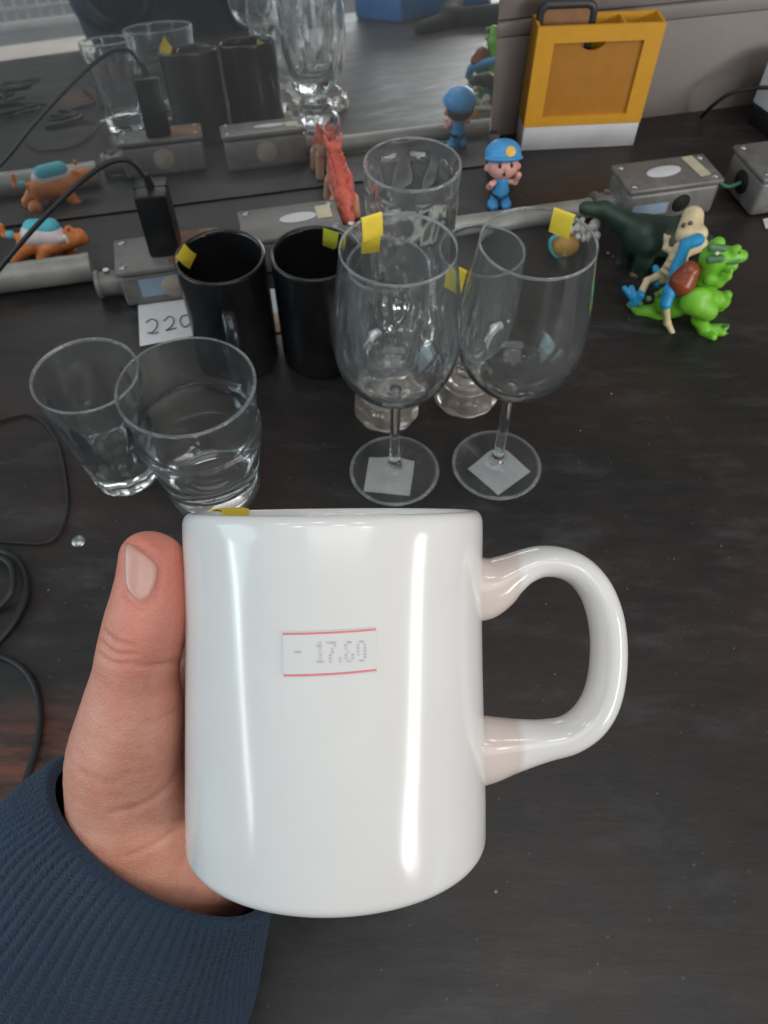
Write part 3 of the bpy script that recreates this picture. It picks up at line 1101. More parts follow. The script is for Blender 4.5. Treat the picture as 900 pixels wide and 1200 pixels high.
pi_ = [tuple(p) for p in spline([(0.0438, 0.1099), (0.0434, 0.1080), (0.0416, 0.0900), (0.0400, 0.0740), (0.0396, 0.0690), (0.0392, 0.0600), (0.0360, 0.0420), (0.0318, 0.0290), (0.0275, 0.0215), (0.0230, 0.0182), (0.0195, 0.0195), (0.0170, 0.0180), (0.0090, 0.0165), (0.0, 0.0162)], 4)]
pi_[-1] = (0, 0.0162)
po[0] = (0, 0.0018)
glass_split(po + pi_, 96, 0.1082, M['glass'], tum2, 'tumbler_glass')

# cut glass tumbler behind the left wine glass
cut = empty('cut_glass', tuple(level(477, 392)), 'largest cut glass, with triangular facets, standing beside the red dinosaur', 'drinking glass')
CSEAM = (0.0150, 0.0330)
po = [CSEAM] + [tuple(p) for p in spline([(0.0160, 0.0350), (0.0215, 0.0395), (0.0270, 0.0480), (0.0310, 0.0610), (0.0334, 0.0800), (0.0346, 0.1050), (0.0354, 0.1350), (0.0358, 0.1600)], 10)]
nout = len(po)
po += [(0.0356, 0.1616), (0.0348, 0.1620)]
pi_ = [tuple(p) for p in spline([(0.0340, 0.1614), (0.0337, 0.1560), (0.0325, 0.1100), (0.0308, 0.0820), (0.0270, 0.0660), (0.0190, 0.0570), (0.0080, 0.0542), (0, 0.054)], 5)]
pi_[-1] = (0, 0.054)


def cutf(r, z, t, i):
    if i >= nout or i == 0:
        return r
    w = max(0, min(1, (0.150 - z) / 0.004)) * max(0, min(1, (z - 0.034) / 0.008))
    n_ = 9
    a1 = ((t * n_ / (2 * PI)) % 1.0 - 0.5) * 2 * PI / n_
    a2 = ((t * n_ / (2 * PI) + 0.5) % 1.0 - 0.5) * 2 * PI / n_
    q = abs(((z + 0.012) / 0.042) % 2.0 - 1.0)       # facet rows alternate up the wall
    f1 = math.cos(PI / n_) / math.cos(a1) + 0.105 * q
    f2 = math.cos(PI / n_) / math.cos(a2) + 0.105 * (1 - q)
    f_ = min(1.0, f1, f2)
    return r * (1 + (f_ - 1) * w)


glass_split(po + pi_, 216, 0.1598, M['glass_cut'], cut, 'bowl', cutf, 14)
fo = [CSEAM] + [tuple(p) for p in spline([(0.0148, 0.0320), (0.0160, 0.0285), (0.0200, 0.0255), (0.0208, 0.0225), (0.0205, 0.0180), (0.0245, 0.0150), (0.0272, 0.0110), (0.0280, 0.0050), (0.0274, 0.0010), (0.0260, 0.0)], 5)] + [(0.02, 0.0002), (0.016, 0.004), (0, 0.0055)]
V, F = lathe(fo, 128, lambda r, z, t, i: r * (1 + 0.04 * max(0.0, min(1.0, (r - 0.017) / 0.006)) * (abs(math.sin(6 * t)) - 0.5)))
mesh_obj('foot', V, F, M['glass_cut'], cut, wind=-1)

# cut crystal goblets with heavy scalloped feet
gob = empty('goblet', tuple(level(453, 480)), 'left cut crystal goblet, its heavy foot showing below the left wine glass', 'goblet', 'cut crystal goblets with heavy feet')
SEAM = (0.0098, 0.0335)
po = [tuple(p) for p in spline([SEAM, (0.0150, 0.0372), (0.0205, 0.0440), (0.0250, 0.0545), (0.0282, 0.0680), (0.0301, 0.0850), (0.0307, 0.1030), (0.0301, 0.1220), (0.0292, 0.1420)], 8)]
nout = len(po)
po += [(0.0290, 0.1434), (0.0283, 0.1438)]
pi_ = [tuple(p) for p in spline([(0.0276, 0.1432), (0.0275, 0.1400), (0.0283, 0.1200), (0.0288, 0.1000), (0.0277, 0.0800), (0.0245, 0.0620), (0.0190, 0.0500), (0.0100, 0.0440), (0, 0.0425)], 5)]
pi_[-1] = (0, 0.0425)


def petal(r, z, t, i):
    if i >= nout or i == 0:
        return r
    w = max(0, min(1, (0.118 - z) / 0.02)) * max(0, min(1, (z - 0.034) / 0.006))
    a = (t * 8 / (2 * PI)) % 1.0 - 0.5
    wave = abs(a) * 2
    g = 0.0016 * (1 - wave ** 2)
    d_ = abs(wave - (z - 0.035) / 0.08)
    return r - (g * 0.6 + 0.0012 * max(0, 1 - d_ * 6)) * w


glass_split(po + pi_, 192, 0.1418, M['glass_cut'], gob, 'bowl', petal, 50)
fo = [tuple(p) for p in spline([SEAM, (0.0104, 0.0300), (0.0140, 0.0270), (0.0175, 0.0245), (0.0182, 0.0215), (0.0185, 0.0180), (0.0215, 0.0160), (0.0248, 0.0135), (0.0258, 0.0100), (0.0262, 0.0050), (0.0258, 0.0012), (0.0245, 0.0)], 5)] + [(0.0190, 0.0002), (0.0150, 0.004), (0, 0.0055)]


def scallop(r, z, t, i):
    w = max(0.0, min(1.0, (r - 0.011) / 0.008)) * (1 if i < 54 else 0.3)
    return r * (1 + 0.045 * w * (abs(math.sin(5 * t)) - 0.5))


V, F = lathe(fo, 160, scallop)
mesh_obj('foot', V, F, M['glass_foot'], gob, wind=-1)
gob2 = copy_tree(gob)
gob2['label'] = 'right cut crystal goblet, between the two wine glasses, yellow flag on rim'
gob2.location = tuple(level(545, 464))
rim_tag('flag_tag', 0.0292, 0.0016, 0.1438, math.radians(-128), 0.0125, 0.010, 0.013, M['yellow_tag'], gob2, flare=0.004)

# ------------------------------------------------------------------ black mugs
bmug = empty('black_mug', tuple(level(281, 417)), 'black ceramic mug with its handle towards the viewer, beside the power adapter', 'mug', 'black ceramic mugs')
BR, BH = 0.0345, 0.103
prof = [(0, 0.002), (0.028, 0.002), (0.029, 0), (0.0325, 0.0), (BR - 0.0004, 0.0025), (BR, 0.006), (BR, 0.05), (BR, BH - 0.004), (BR + 0.0004, BH - 0.002), (BR + 0.0001, BH - 0.0004), (BR - 0.0012, BH), (BR - 0.0026, BH - 0.0005), (BR - 0.0032, BH - 0.003), (BR - 0.0034, 0.05), (BR - 0.0034, 0.012), (BR - 0.006, 0.0065), (0, 0.006)]
V, F = lathe(prof, 96)
mesh_obj('mug_body', V, F, M['black_ceramic'], bmug)
pts = spline([(0, -BR + 0.001, 0.078), (0, -BR - 0.010, 0.081), (0, -BR - 0.021, 0.072), (0, -BR - 0.024, 0.053), (0, -BR - 0.019, 0.034), (0, -BR - 0.009, 0.025), (0, -BR + 0.001, 0.024)], 6)
V, F = sweep([tuple(p) for p in pts], [(0.0038, 0.0058)] * len(pts), 18, refup=(0, 0.3, 1))
hd = mesh_obj('mug_handle', V, F, M['black_ceramic'], bmug)
bmug2 = copy_tree(bmug)
bmug2['label'] = 'black mug half hidden behind the left wine glass, lime tag on rim'
bmug2.location = tuple(level(379, 413))
for ch in [q for q in scn.objects if q.parent == bmug2]:
    if ch.name.startswith('mug_handle'):
        ch.rotation_euler = (0, 0, math.radians(48))
for ch in [q for q in scn.objects if q.parent == bmug]:
    if ch.name.startswith('mug_handle'):
        ch.rotation_euler = (0, 0, math.radians(12))
def flag(name, quad, y, mat, parent, dy=0.0):
    q = [upright(a, b, y + dy * (i in (2, 3))) for i, (a, b) in enumerate(quad)]
    A = [q[0] * (1 - t) + q[3] * t + np.array([0, -0.0012 * math.sin(PI * t), 0]) for t in np.linspace(0, 1, 6)]
    B = [q[1] * (1 - t) + q[2] * t + np.array([0, -0.0012 * math.sin(PI * t), 0]) for t in np.linspace(0, 1, 6)]
    return strip(name, A, B, mat, parent, world=True, thick=0.0003)


my = bmug.location.y
flag('yellow_tag', [(206, 301), (216, 285), (230, 298), (222, 315)], my - 0.006, M['yellow_tag'], bmug, 0.004)
wflap = flag('flag_tag', [(424, 281), (446, 276), (444, 295), (424, 297)], wine.location.y + 0.0275, M['yellow_tag'], wine, 0.002)
flag('lime_tag', [(379, 267), (397, 273), (394, 293), (378, 287)], bmug2.location.y + 0.026, M['lime_tag'], bmug2, 0.003)

# ------------------------------------------------------------------ conduit run along the wall
ROW = 0.669                                   # y of the run at x = 0


def on_run(x, off=0.0, z=0.0):
    return np.array([x, ROW + math.tan(YAW) * x, z]) + VV * off


def conduit(name, x0, x1, label, rad=0.0128, off=0.0):
    o = empty(name, tuple(on_run(x0, off, rad + 0.0006)), label, 'pipe', 'metal conduit pipes along the wall', YAW)
    L = (x1 - x0) / math.cos(YAW)
    pts = [(L * t, 0, 0) for t in np.linspace(0, 1, 12)]
    V, F = sweep(pts, rad, 28)
    mesh_obj('pipe', V, F, M['pipe'], o, sharp=50)
    for s in (0.004, L - 0.004):
        V, F = sweep([(s - 0.003, 0, 0), (s + 0.003, 0, 0)], rad + 0.0005, 28)
        mesh_obj('pipe_collar', V, F, M['pipe'], o, sharp=50)
    return o


conduit('conduit_pipe', -0.70, -0.274, 'thick grey metal conduit pipe in front of the orange tiger toy')
conduit('conduit_pipe', -0.02, 0.208, 'thin grey conduit pipe running behind the glasses, below the policeman figure', 0.0095, -0.010)


def junction(name, x, length, h, dep, label, off=0.0, lidmat=None, knock=True, front_hole=None, left_hole=False, rz=0.0):
    o = empty(name, tuple(on_run(x, off)), label, 'junction box', 'metal electrical junction boxes', YAW + rz)
    L, D = length / 2, dep / 2
    bm = bmesh.new()
    add_box(bm, -L, L, -D, D, 0.001, h - 0.006, 0.0045, 3)
    bm_obj('box_body', bm, M['alu'], o, True, 40)
    bm = bmesh.new()
    add_box(bm, -L - 0.0015, L + 0.0015, -D - 0.0015, D + 0.0015, h - 0.0055, h, 0.0022, 2)
    lid = bm_obj('lid', bm, lidmat or M['alu'], o, True, 40)
    for sx, sy in ((-1, 1), (1, -1), (-1, -1), (1, 1)):
        V, F = lathe([(0.0, 0.0016), (0.0022, 0.0014), (0.0030, 0.0004), (0.0030, -0.001)], 14)
        V = [(a + sx * (L - 0.006), b + sy * (D - 0.006), c + h) for a, b, c in V]
        mesh_obj('screw', V, F, M['screw'], lid)
    if knock:
        for sy in (-1, 1):
            if sy < 0 and front_hole is not None:
                continue
            V, F = lathe([(0, 0.0012), (0.0105, 0.0012), (0.0115, 0.0004), (0.0118, -0.001)], 32)
            V = [(a, sy * (D + c), b + h * 0.46) for a, b, c in V]
            mesh_obj('knockout_plug', V, F, M['alu_worn'], o, sharp=40)
    if front_hole is not None:
        V, F = lathe([(0.0098, 0.0006), (0.0112, 0.0010), (0.0118, 0.0002), (0.0118, -0.001)], 32)
        V = [(a + front_hole, -(D + c), b + h * 0.46) for a, b, c in V]
        mesh_obj('hole_rim', V, F, M['alu'], o)
        V, F = lathe([(0, 0.0004), (0.0100, 0.0004), (0.0100, -0.001)], 32)
        V = [(a + front_hole, -(D + c), b + h * 0.46) for a, b, c in V]
        mesh_obj('open_hole', V, F, M['hole'], o)
    if left_hole:
        V, F = lathe([(0, 0.0006), (0.0115, 0.0006), (0.0115, -0.001)], 32)
        V = [(-(L + c), a, b + h * 0.5) for a, b, c in V]
        mesh_obj('open_hole', V, F, M['hole'], o)
    return o, lid


def connector(o, x0, x1, z=0.0135, mat=None):
    sgn = 1 if x1 > x0 else -1
    pts = [(x0, 0, z), (x0 + sgn * 0.004, 0, z), (x0 + sgn * 0.0041, 0, z), (x1 - sgn * 0.004, 0, z), (x1 - sgn * 0.0039, 0, z), (x1, 0, z)]
    V, F = sweep(pts, [0.0125, 0.0125, 0.0108, 0.0108, 0.0128, 0.0128], 24)
    c = mesh_obj('conduit_connector', V, F, mat or M['alu'], o, sharp=40)
    xm = (x0 + x1) / 2
    V, F = sweep([(xm, 0, z + 0.009), (xm, 0, z + 0.0145)], 0.0028, 12)
    mesh_obj('set_screw', V, F, M['screw'], c, sharp=40)
    return c


JH = 0.040
b1, lid1 = junction('junction_box', -0.202, 0.092, JH, 0.048, 'junction box carrying the black power adapter, pale blue tape on its front', off=-0.028)
connector(b1, -0.046, -0.070)
box('blue_tape', -0.030, 0.024, -0.0246, -0.0243, 0.011, 0.030, M['blue_tape'], b1)
box('rusty_patch', 0.000, 0.0465, -0.0235, 0.0235, JH + 0.0002, JH + 0.0008, M['rust'], lid1, 0.0002, 1)
b3, lid3 = junction('junction_box', -0.090, 0.092, JH, 0.048, 'junction box behind the black mugs with a pale oval sticker on its lid', off=-0.008)


def oval(name, rx, ry, x, y, z, mat, parent, rz=0.0):
    V, F = lathe([(0, 0.0004), (0.9, 0.0004), (1.0, 0.0002), (1.0, -0.0002)], 40)
    cr, sr = math.cos(rz), math.sin(rz)
    V = [(x + (a * rx) * cr - (b * ry) * sr, y + (a * rx) * sr + (b * ry) * cr, c + z) for a, b, c in V]
    return mesh_obj(name, V, F, mat, parent, sharp=40)


oval('oval_sticker', 0.0175, 0.0072, 0.008, 0.002, JH + 0.0004, M['paper'], lid3, 0.05)
box('square_sticker', 0.026, 0.040, -0.004, 0.016, JH + 0.0002, JH + 0.0006, M['cream_tape'], lid3)
connector(b3, 0.046, 0.070)
b2, lid2 = junction('junction_box', 0.281, 0.098, JH, 0.046, 'junction box with pale oval and cream strip, nearest the yellow holder', off=-0.011, front_hole=0.010, knock=False)
oval('oval_sticker', 0.019, 0.0085, -0.004, 0.001, JH + 0.0004, M['paper'], lid2, 0.12)
t_ = box('cream_strip', -0.006, 0.006, -0.018, 0.018, JH + 0.0002, JH + 0.0006, M['cream_tape'], lid2)
t_.location = (0.032, 0.003, 0)
t_.rotation_euler = (0, 0, 0.12)
box('blue_tape', -0.042, -0.004, -0.0236, -0.0233, 0.010, 0.022, M['blue_tape'], b2)
connector(b2, -0.049, -0.074)
V, F = sweep([(0.049, 0, 0.02), (0.057, 0, 0.02)], 0.006, 16)
mesh_obj('white_bushing', V, F, M['white_plastic'], b2, sharp=40)
b4, lid4 = junction('junction_box', 0.405, 0.086, JH + 0.004, 0.062, 'junction box at the right edge with a side hole for green wires', off=-0.018, knock=False, left_hole=True)
gw = empty('green_wire', tuple(on_run(0.345, -0.01, 0.02)), 'pair of twisted green wires between the two right hand junction boxes', 'wire')
for k, (dz, ph) in enumerate(((0.0, 0.0), (0.004, 1.6))):
    path = [on_run(0.327, -0.011, 0.020 + dz * 0.3), on_run(0.338, -0.012 + 0.002 * math.cos(ph), 0.023 + dz), on_run(0.350, -0.014 - 0.003 * math.cos(ph), 0.018 - dz * 0.6), on_run(0.368, -0.018, 0.022 + dz * 0.4)]
    tube('wire_strand', path, 0.0017, M['green_wire'], gw, 8, world=True)

# power adapter on the first junction box, with its cable
ad = empty('power_adapter', tuple(on_run(-0.203, -0.028, JH + 0.001)), 'black power adapter standing upright on the junction box left of the black mugs', 'power adapter', None, YAW + math.radians(-4))
bm = bmesh.new()
add_box(bm, -0.0135, 0.0135, -0.012, 0.020, 0.0, 0.058, 0.0022, 2)
bm_obj('adapter_case', bm, M['black_plastic'], ad, True, 40)
box('case_seam', -0.0138, 0.0138, 0.0035, 0.0043, 0.0006, 0.0584, M['black_rubber'], ad)
V, F = sweep([(0, 0.004, 0.057), (0, 0.004, 0.062), (-0.001, 0.003, 0.070)], [0.0042, 0.0036, 0.0026], 14)
mesh_obj('strain_relief', V, F, M['black_rubber'], ad, sharp=50)
a0 = np.array(on_run(-0.203, -0.028, JH)) + np.array([-0.002, 0.003, 0.068])
cab = [a0, a0 + [-0.010, -0.002, 0.016], a0 + [-0.032, -0.010, 0.014], a0 + [-0.075, -0.026, -0.012], a0 + [-0.125, -0.050, -0.050], a0 + [-0.165, -0.075, -0.085], a0 + [-0.20, -0.11, -0.1085], a0 + [-0.24, -0.20, -0.1105]]
tube('adapter_cable', cab, 0.0021, M['black_rubber'], ad, 10, world=True)

# ------------------------------------------------------------------ yellow pen holder by the wall
hx, hy = 0.153, 0.831
hol = empty('pen_holder', (hx, hy, 0), 'yellow plastic desk holder with a recessed front panel and white base, by the wall', 'pen holder', None, math.radians(5))
HW, HD, HHt = 0.130, 0.030, 0.127
box('white_base', 0.0004, HW - 0.0004, 0.0003, HD, 0.0, 0.0265, M['white_plastic'], hol, 0.0008)
bm = bmesh.new()
z0 = 0.0268
fx0, fx1, fz0, fz1 = 0.0185, HW - 0.0185, 0.0365, 0.1115
for a in ((0, fx0, 0, 0.003, z0, HHt), (fx1, HW, 0, 0.003, z0, HHt), (fx0, fx1, 0, 0.003, z0, fz0), (fx0, fx1, 0, 0.003, fz1, HHt),
          (0, 0.003, 0.003, HD, z0, HHt), (HW - 0.003, HW, 0.003, HD, z0, HHt), (0.003, HW - 0.003, HD - 0.003, HD, z0, HHt), (0.003, HW - 0.003, 0.003, HD - 0.003, z0, z0 + 0.003)):
    add_box(bm, *a)
bmesh.ops.remove_doubles(bm, verts=bm.verts, dist=1e-5)
bm_obj('holder_shell', bm, M['yellow_plastic'], hol)
box('divider', 0.089, 0.0915, 0.0056, HD - 0.0032, z0 + 0.004, HHt - 0.0015, M['yellow_plastic'], hol)
# recessed panel with a half-round finger notch in its top edge
pv = []
n0 = 0.0595
for x, z in [(fx0 - 0.001, fz0 - 0.001), (fx1 + 0.001, fz0 - 0.001), (fx1 + 0.001, fz1 + 0.001)]:
    pv.append((x, z))
for k in range(13):
    t = PI * k / 12
    pv.append((n0 + 0.014 * math.cos(t), fz1 + 0.001 - 0.0105 * math.sin(t)))
pv.append((fx0 - 0.001, fz1 + 0.001))
V = [(x, 0.0033, z) for x, z in pv] + [(x, 0.0051, z) for x, z in pv]
n = len(pv)
F = [tuple(range(n)), tuple(range(2 * n - 1, n - 1, -1))] + [(i, (i + 1) % n, n + (i + 1) % n, n + i) for i in range(n)]
mesh_obj('front_panel', V, F, M['amber_plastic'], hol, smooth=False)
# charcoal rounded loop frame standing in the holder's left pocket
frm = empty('frame_loop', tuple(Vector((hx, hy, 0)) + Matrix.Rotation(math.radians(5), 3, 'Z') @ Vector((0.0315, 0.017, 0.0305))), 'charcoal rounded frame around a brown card, standing in the yellow holder', 'frame', None, math.radians(5))
W2, H2, R2 = 0.0270, 0.1095, 0.008
pth = []
for cx0, cz0, a0_ in ((W2 - R2, H2 - R2, 0), (-W2 + R2, H2 - R2, PI / 2), (-W2 + R2, R2, PI), (W2 - R2, R2, 1.5 * PI)):
    for k in range(6):
        t = a0_ + k / 5 * PI / 2
        pth.append((cx0 + R2 * math.cos(t), 0, cz0 + R2 * math.sin(t)))
pth.append(pth[0])
V, F = sweep(pth, [(0.0032, 0.0040)] * len(pth), 12, refup=(0, 1, 0), caps=False)
mesh_obj('loop_border', V, F, M['dark_frame'], frm, sharp=60)
box('brown_card', -W2 + 0.002, W2 - 0.002, -0.001, 0.001, 0.002, H2 - 0.002, M['brown_panel'], frm)

# white box with a red mark at the right edge, and the cable going to it
wb = empty('white_box', (0.447, 0.838, 0), 'white box with a red mark, cut off by the right edge near the wall', 'box', None, math.radians(24))
box('box_base', 0.002, 0.08, 0.002, 0.06, 0.0, 0.022, M['black_plastic'], wb, 0.002)
box('box_body', 0.0, 0.082, 0.0, 0.062, 0.0225, 0.075, M['white_plastic'], wb, 0.003)
box('red_mark', 0.004, 0.03, -0.0006, 0.0004, 0.030, 0.046, M['red_ink'], wb)
cb = tube('black_cable', [level(822, 137, 0.003), upright(835, 124, 0.885), upright(855, 110, 0.875), upright(880, 104, 0.865), upright(905, 103, 0.85), upright(940, 108, 0.84)], 0.0022, M['black_rubber'])
tag(cb, 'thin black cable arching along the wall towards the white box at the right edge', 'cable')

# ------------------------------------------------------------------ papers and bits on the table
pc = empty('paper_card', tuple(level(194, 378, 0.0)), 'white paper card with 220 written by hand, in front of the power adapter', 'paper card')
c4 = [level(162, 358, 0.0012), level(224, 350, 0.0012), level(236, 392, 0.0006), level(164, 406, 0.0006)]
V = c4 + [p + np.array([0, 0, 0.0005]) for p in c4]
F = [(0, 1, 2, 3), (7, 6, 5, 4)] + [(i, (i + 1) % 4, 4 + (i + 1) % 4, 4 + i) for i in range(4)]
crd = mesh_obj('card_sheet', V, F, M['paper'], pc, smooth=False, world=True)
for st_ in ([(171, 378), (177, 374), (183, 376), (184, 382), (179, 389), (173, 390), (180, 391), (186, 389)],
            [(192, 376), (198, 371), (203, 373), (203, 379), (198, 385), (194, 387), (200, 386), (207, 384)],
            [(219, 369), (213, 371), (211, 377), (215, 383), (221, 381), (224, 374), (219, 369)]):
    p_ = [level(a, b, 0.0019) for a, b in spline(st_, 4)]
    tube('pen_stroke', p_, 0.00055, M['pencil'], crd, 6, world=True, n=0)
pc2 = empty('paper_slip', tuple(level(322, 368, 0.0)), 'white and peach paper slip seen in the gap between the two black mugs', 'paper slip')
c4 = [level(312, 340, 0.001), level(332, 337, 0.001), level(334, 366, 0.001), level(314, 369, 0.001)]
V = c4 + [p + np.array([0, 0, 0.0005]) for p in c4]
mesh_obj('white_half', V, F, M['paper'], pc2, smooth=False, world=True)
c4 = [level(314, 369.3, 0.001), level(334, 366.3, 0.001), level(337, 388, 0.001), level(316, 391, 0.001)]
V = c4 + [p + np.array([0, 0, 0.0005]) for p in c4]
mesh_obj('peach_half', V, F, M['peach_paper'], pc2, smooth=False, world=True)
c4 = [level(894, 257, 0.001), level(915, 253, 0.001), level(918, 266, 0.001), level(897, 268, 0.001)]
V = c4 + [p + np.array([0, 0, 0.0005]) for p in c4]
pp = mesh_obj('paper_scrap', V, F, M['paper'], None, smooth=False)
tag(pp, 'small white paper scrap at the right edge below the junction box', 'paper scrap')
V, F = lathe([(0, 0.0022), (0.003, 0.0019), (0.0048, 0.0009), (0.0052, 0.0)], 20)
tk = mesh_obj('screw_head', V, F, M['screw'])
tk.location = tuple(level(92, 634, 0.0002))
tag(tk, 'small round metal screw head set in the table near the thumb', 'screw')
# crumbs
V, F = [], []
for cx_c, cy_c, s in [(712, 298, 2.2), (718, 301, 1.2), (581, 1045, 1.3), (716, 462, 1.0), (680, 505, 0.8), (737, 375, 0.9), (57, 692, 0.8), (650, 790, 0.5), (640, 708, 0.6), (790, 655, 0.6), (735, 690, 0.6),
                      (845, 640, 0.7), (770, 930, 0.5), (620, 1000, 0.4), (700, 1130, 0.5), (820, 560, 0.5), (860, 760, 0.5), (340, 560, 0.5), (380, 520, 0.6), (30, 570, 0.5), (610, 230, 0.9), (660, 455, 0.5), (760, 520, 0.5)]:
    p = level(cx_c, cy_c, 0)
    bmc = bmesh.new()
    bmesh.ops.create_icosphere(bmc, subdivisions=1, radius=0.00075 * s)
    i0 = len(V)
    for q in bmc.verts:
        q.index
        V.append((p[0] + q.co.x * random.uniform(0.7, 1.4), p[1] + q.co.y * random.uniform(0.7, 1.3), 0.0006 * s + q.co.z * 0.6))
    for f in bmc.faces:
        F.append(tuple(i0 + q.index for q in f.verts))
    bmc.free()
cr = mesh_obj('crumbs', V, F, M['crumb'], None, smooth=False)
tag(cr, 'tiny pale crumbs scattered over the black table', 'crumbs', None, 'stuff')

# cables on the left
def cable(path, r, label):
    o = tube('black_cable', path, r, M['black_rubber'])
    return tag(o, label, 'cable', 'loose black cables on the table')


cable([level(-60, 560, 0.002), level(-20, 505, 0.002), level(12, 489, 0.002), level(42, 488, 0.002), level(66, 515, 0.002), level(77, 560, 0.002), level(78, 605, 0.002), level(58, 634, 0.002), level(20, 636, 0.002), level(-30, 630, 0.002)], 0.0012,
      'thin black cable looping on the table left of the fluted tumbler')
cable([level(-40, 640, 0.003), level(0, 645, 0.003), level(22, 660, 0.004), level(31, 690, 0.004), level(18, 725, 0.003), level(-12, 760, 0.003), level(-40, 780, 0.003)], 0.0026,
      'thick black cable bending in from the left edge above the worn patch')
cable([level(-40, 668, 0.007), level(-10, 652, 0.008), level(12, 662, 0.0085), level(14, 690, 0.0075), level(-6, 715, 0.003), level(-50, 735, 0.003)], 0.0022,
      'short black cable loop resting on the thick cable at the left edge')
cable([level(-30, 764, 0.003), level(8, 772, 0.003), level(34, 792, 0.003), level(46, 826, 0.003), level(44, 868, 0.003), level(30, 915, 0.003), level(12, 965, 0.003), level(-5, 1010, 0.003)], 0.0021,
      'black cable running down the left edge past the worn reddish patch')
cable([level(292, 1060, 0.002), level(291, 1110, 0.002), level(290, 1160, 0.002), level(289, 1230, 0.002), level(280, 1330, 0.002)], 0.0012,
      'thin black cable on the table beside the cuff of the sleeve')
tg = empty('cable_tangle', (-0.345, 0.11, 0), 'tangle of black cables on the left of the table, seen in the mirror', 'cables')
for k in range(9):
    pth = []
    a = random.uniform(0, 6.28)
    cx0, cy0 = -0.345 + random.uniform(-0.02, 0.015), 0.11 + random.uniform(-0.09, 0.07)
    for j in range(7):
        a += random.uniform(0.5, 1.3)
        rr_ = random.uniform(0.025, 0.06)
        pth.append((cx0 + rr_ * math.cos(a), cy0 + rr_ * math.sin(a), 0.003 + 0.004 * k * 0.5 + random.uniform(0, 0.004)))
    tube('cable_loop', pth, 0.0022, M['black_rubber'], tg, 8, world=True)

# ------------------------------------------------------------------ toys
def toy(name, loc, label, cat='toy figure'):
    return empty(name, tuple(loc), label, cat)


# policeman figure, built facing the viewer
pb = level(584, 243)
pol = toy('policeman_figure', pb, 'small policeman toy figure with a blue cap and gold badge, standing by the mirror')
pol.matrix_world = Matrix.Translation(tuple(pb)) @ Matrix.Rotation(math.radians(6), 4, 'Z')
L_ = lambda n, pr, m_, k=0.002, vox=0.0006, par=None: blob(n, pr, m_, par or pol, vox=vox, k=k, world=False)
for s in (-1, 1):
    L_('shoe', [('e', (s * 0.0068, -0.002, 0.0046), (0.0058, 0.0082, 0.0050)), ('c', (s * 0.0062, 0.001, 0.006), (s * 0.0055, 0.001, 0.0125), 0.0042, 0.0040)], M['toy_blue'])
L_('trousers', [('e', (0, 0.001, 0.0165), (0.0100, 0.0082, 0.0046))], M['toy_black'])
L_('shirt', [('c', (0, 0.001, 0.019), (0, 0.001, 0.030), 0.0088, 0.0068)], M['toy_blue'])
L_('arm', [('c', (-0.0070, 0.0, 0.029), (-0.0125, -0.001, 0.0245), 0.0028, 0.0027), ('c', (-0.0125, -0.001, 0.0245), (-0.0115, -0.005, 0.030), 0.0027, 0.0031)], M['toy_skin'])
L_('arm', [('c', (0.0070, 0.0, 0.029), (0.0135, -0.001, 0.028), 0.0028, 0.0027), ('c', (0.0135, -0.001, 0.028), (0.0150, -0.004, 0.0375), 0.0027, 0.0032)], M['toy_skin'])
hdp = L_('head', [('e', (0, 0, 0.044), (0.0158, 0.0140, 0.0125)), ('e', (-0.0155, 0.001, 0.043), (0.003, 0.0025, 0.0036)), ('e', (0.0155, 0.001, 0.043), (0.003, 0.0025, 0.0036)), ('e', (0, -0.0138, 0.0425), (0.002, 0.0022, 0.0018))], M['toy_skin'], 0.001)
L_('hair', [('e', (0, 0.0035, 0.0465), (0.0160, 0.0130, 0.0118))], M['toy_hair'])
capp = L_('cap', [('e', (0, 0.001, 0.0560), (0.0178, 0.0172, 0.0130)), ('e', (0, -0.004, 0.0515), (0.0190, 0.0168, 0.0032))], M['toy_blue'], 0.003)
bd = []
for k in range(20):
    r = 0.0055 if k % 2 == 0 else 0.0043
    bd.append((r * math.sin(2 * PI * k / 20), r * math.cos(2 * PI * k / 20)))
V = [(0.0035 + x, -0.0172 + abs(z) * 0.18 + z * 0.25, 0.0585 + z * 0.95) for x, z in bd] + [(0.0035 + x, -0.0140 + z * 0.25, 0.0585 + z * 0.95) for x, z in bd] + [(0.0035, -0.0180, 0.0585)]
F = [(i, (i + 1) % 20, 40) for i in range(20)] + [(i, (i + 1) % 20, 20 + (i + 1) % 20, 20 + i) for i in range(20)]
mesh_obj('cap_badge', V, F, M['toy_gold'], capp, smooth=False)
for ch in (hdp, capp) + tuple(q for q in scn.objects if q.parent == pol and q.name.startswith('hair')):
    Rm = Matrix.Rotation(math.radians(-24), 3, 'X')
    pv_ = Vector((0, 0, 0.034))
    ch.rotation_euler = Rm.to_euler()
    ch.location = pv_ - Rm @ pv_
for s in (-1, 1):
    L_('eye', [('e', (s * 0.0058, -0.0128, 0.0455), (0.0018, 0.0014, 0.0024))], M['toy_black'], vox=0.0004, par=hdp)
    L_('eyebrow', [('c', (s * 0.0085, -0.0118, 0.0498), (s * 0.0040, -0.0132, 0.0488), 0.0009, 0.0009)], M['toy_hair'], vox=0.0004, par=hdp)
L_('mouth', [('e', (-0.0012, -0.0130, 0.0378), (0.0016, 0.0013, 0.0021))], M['toy_hair'], vox=0.0004, par=hdp)

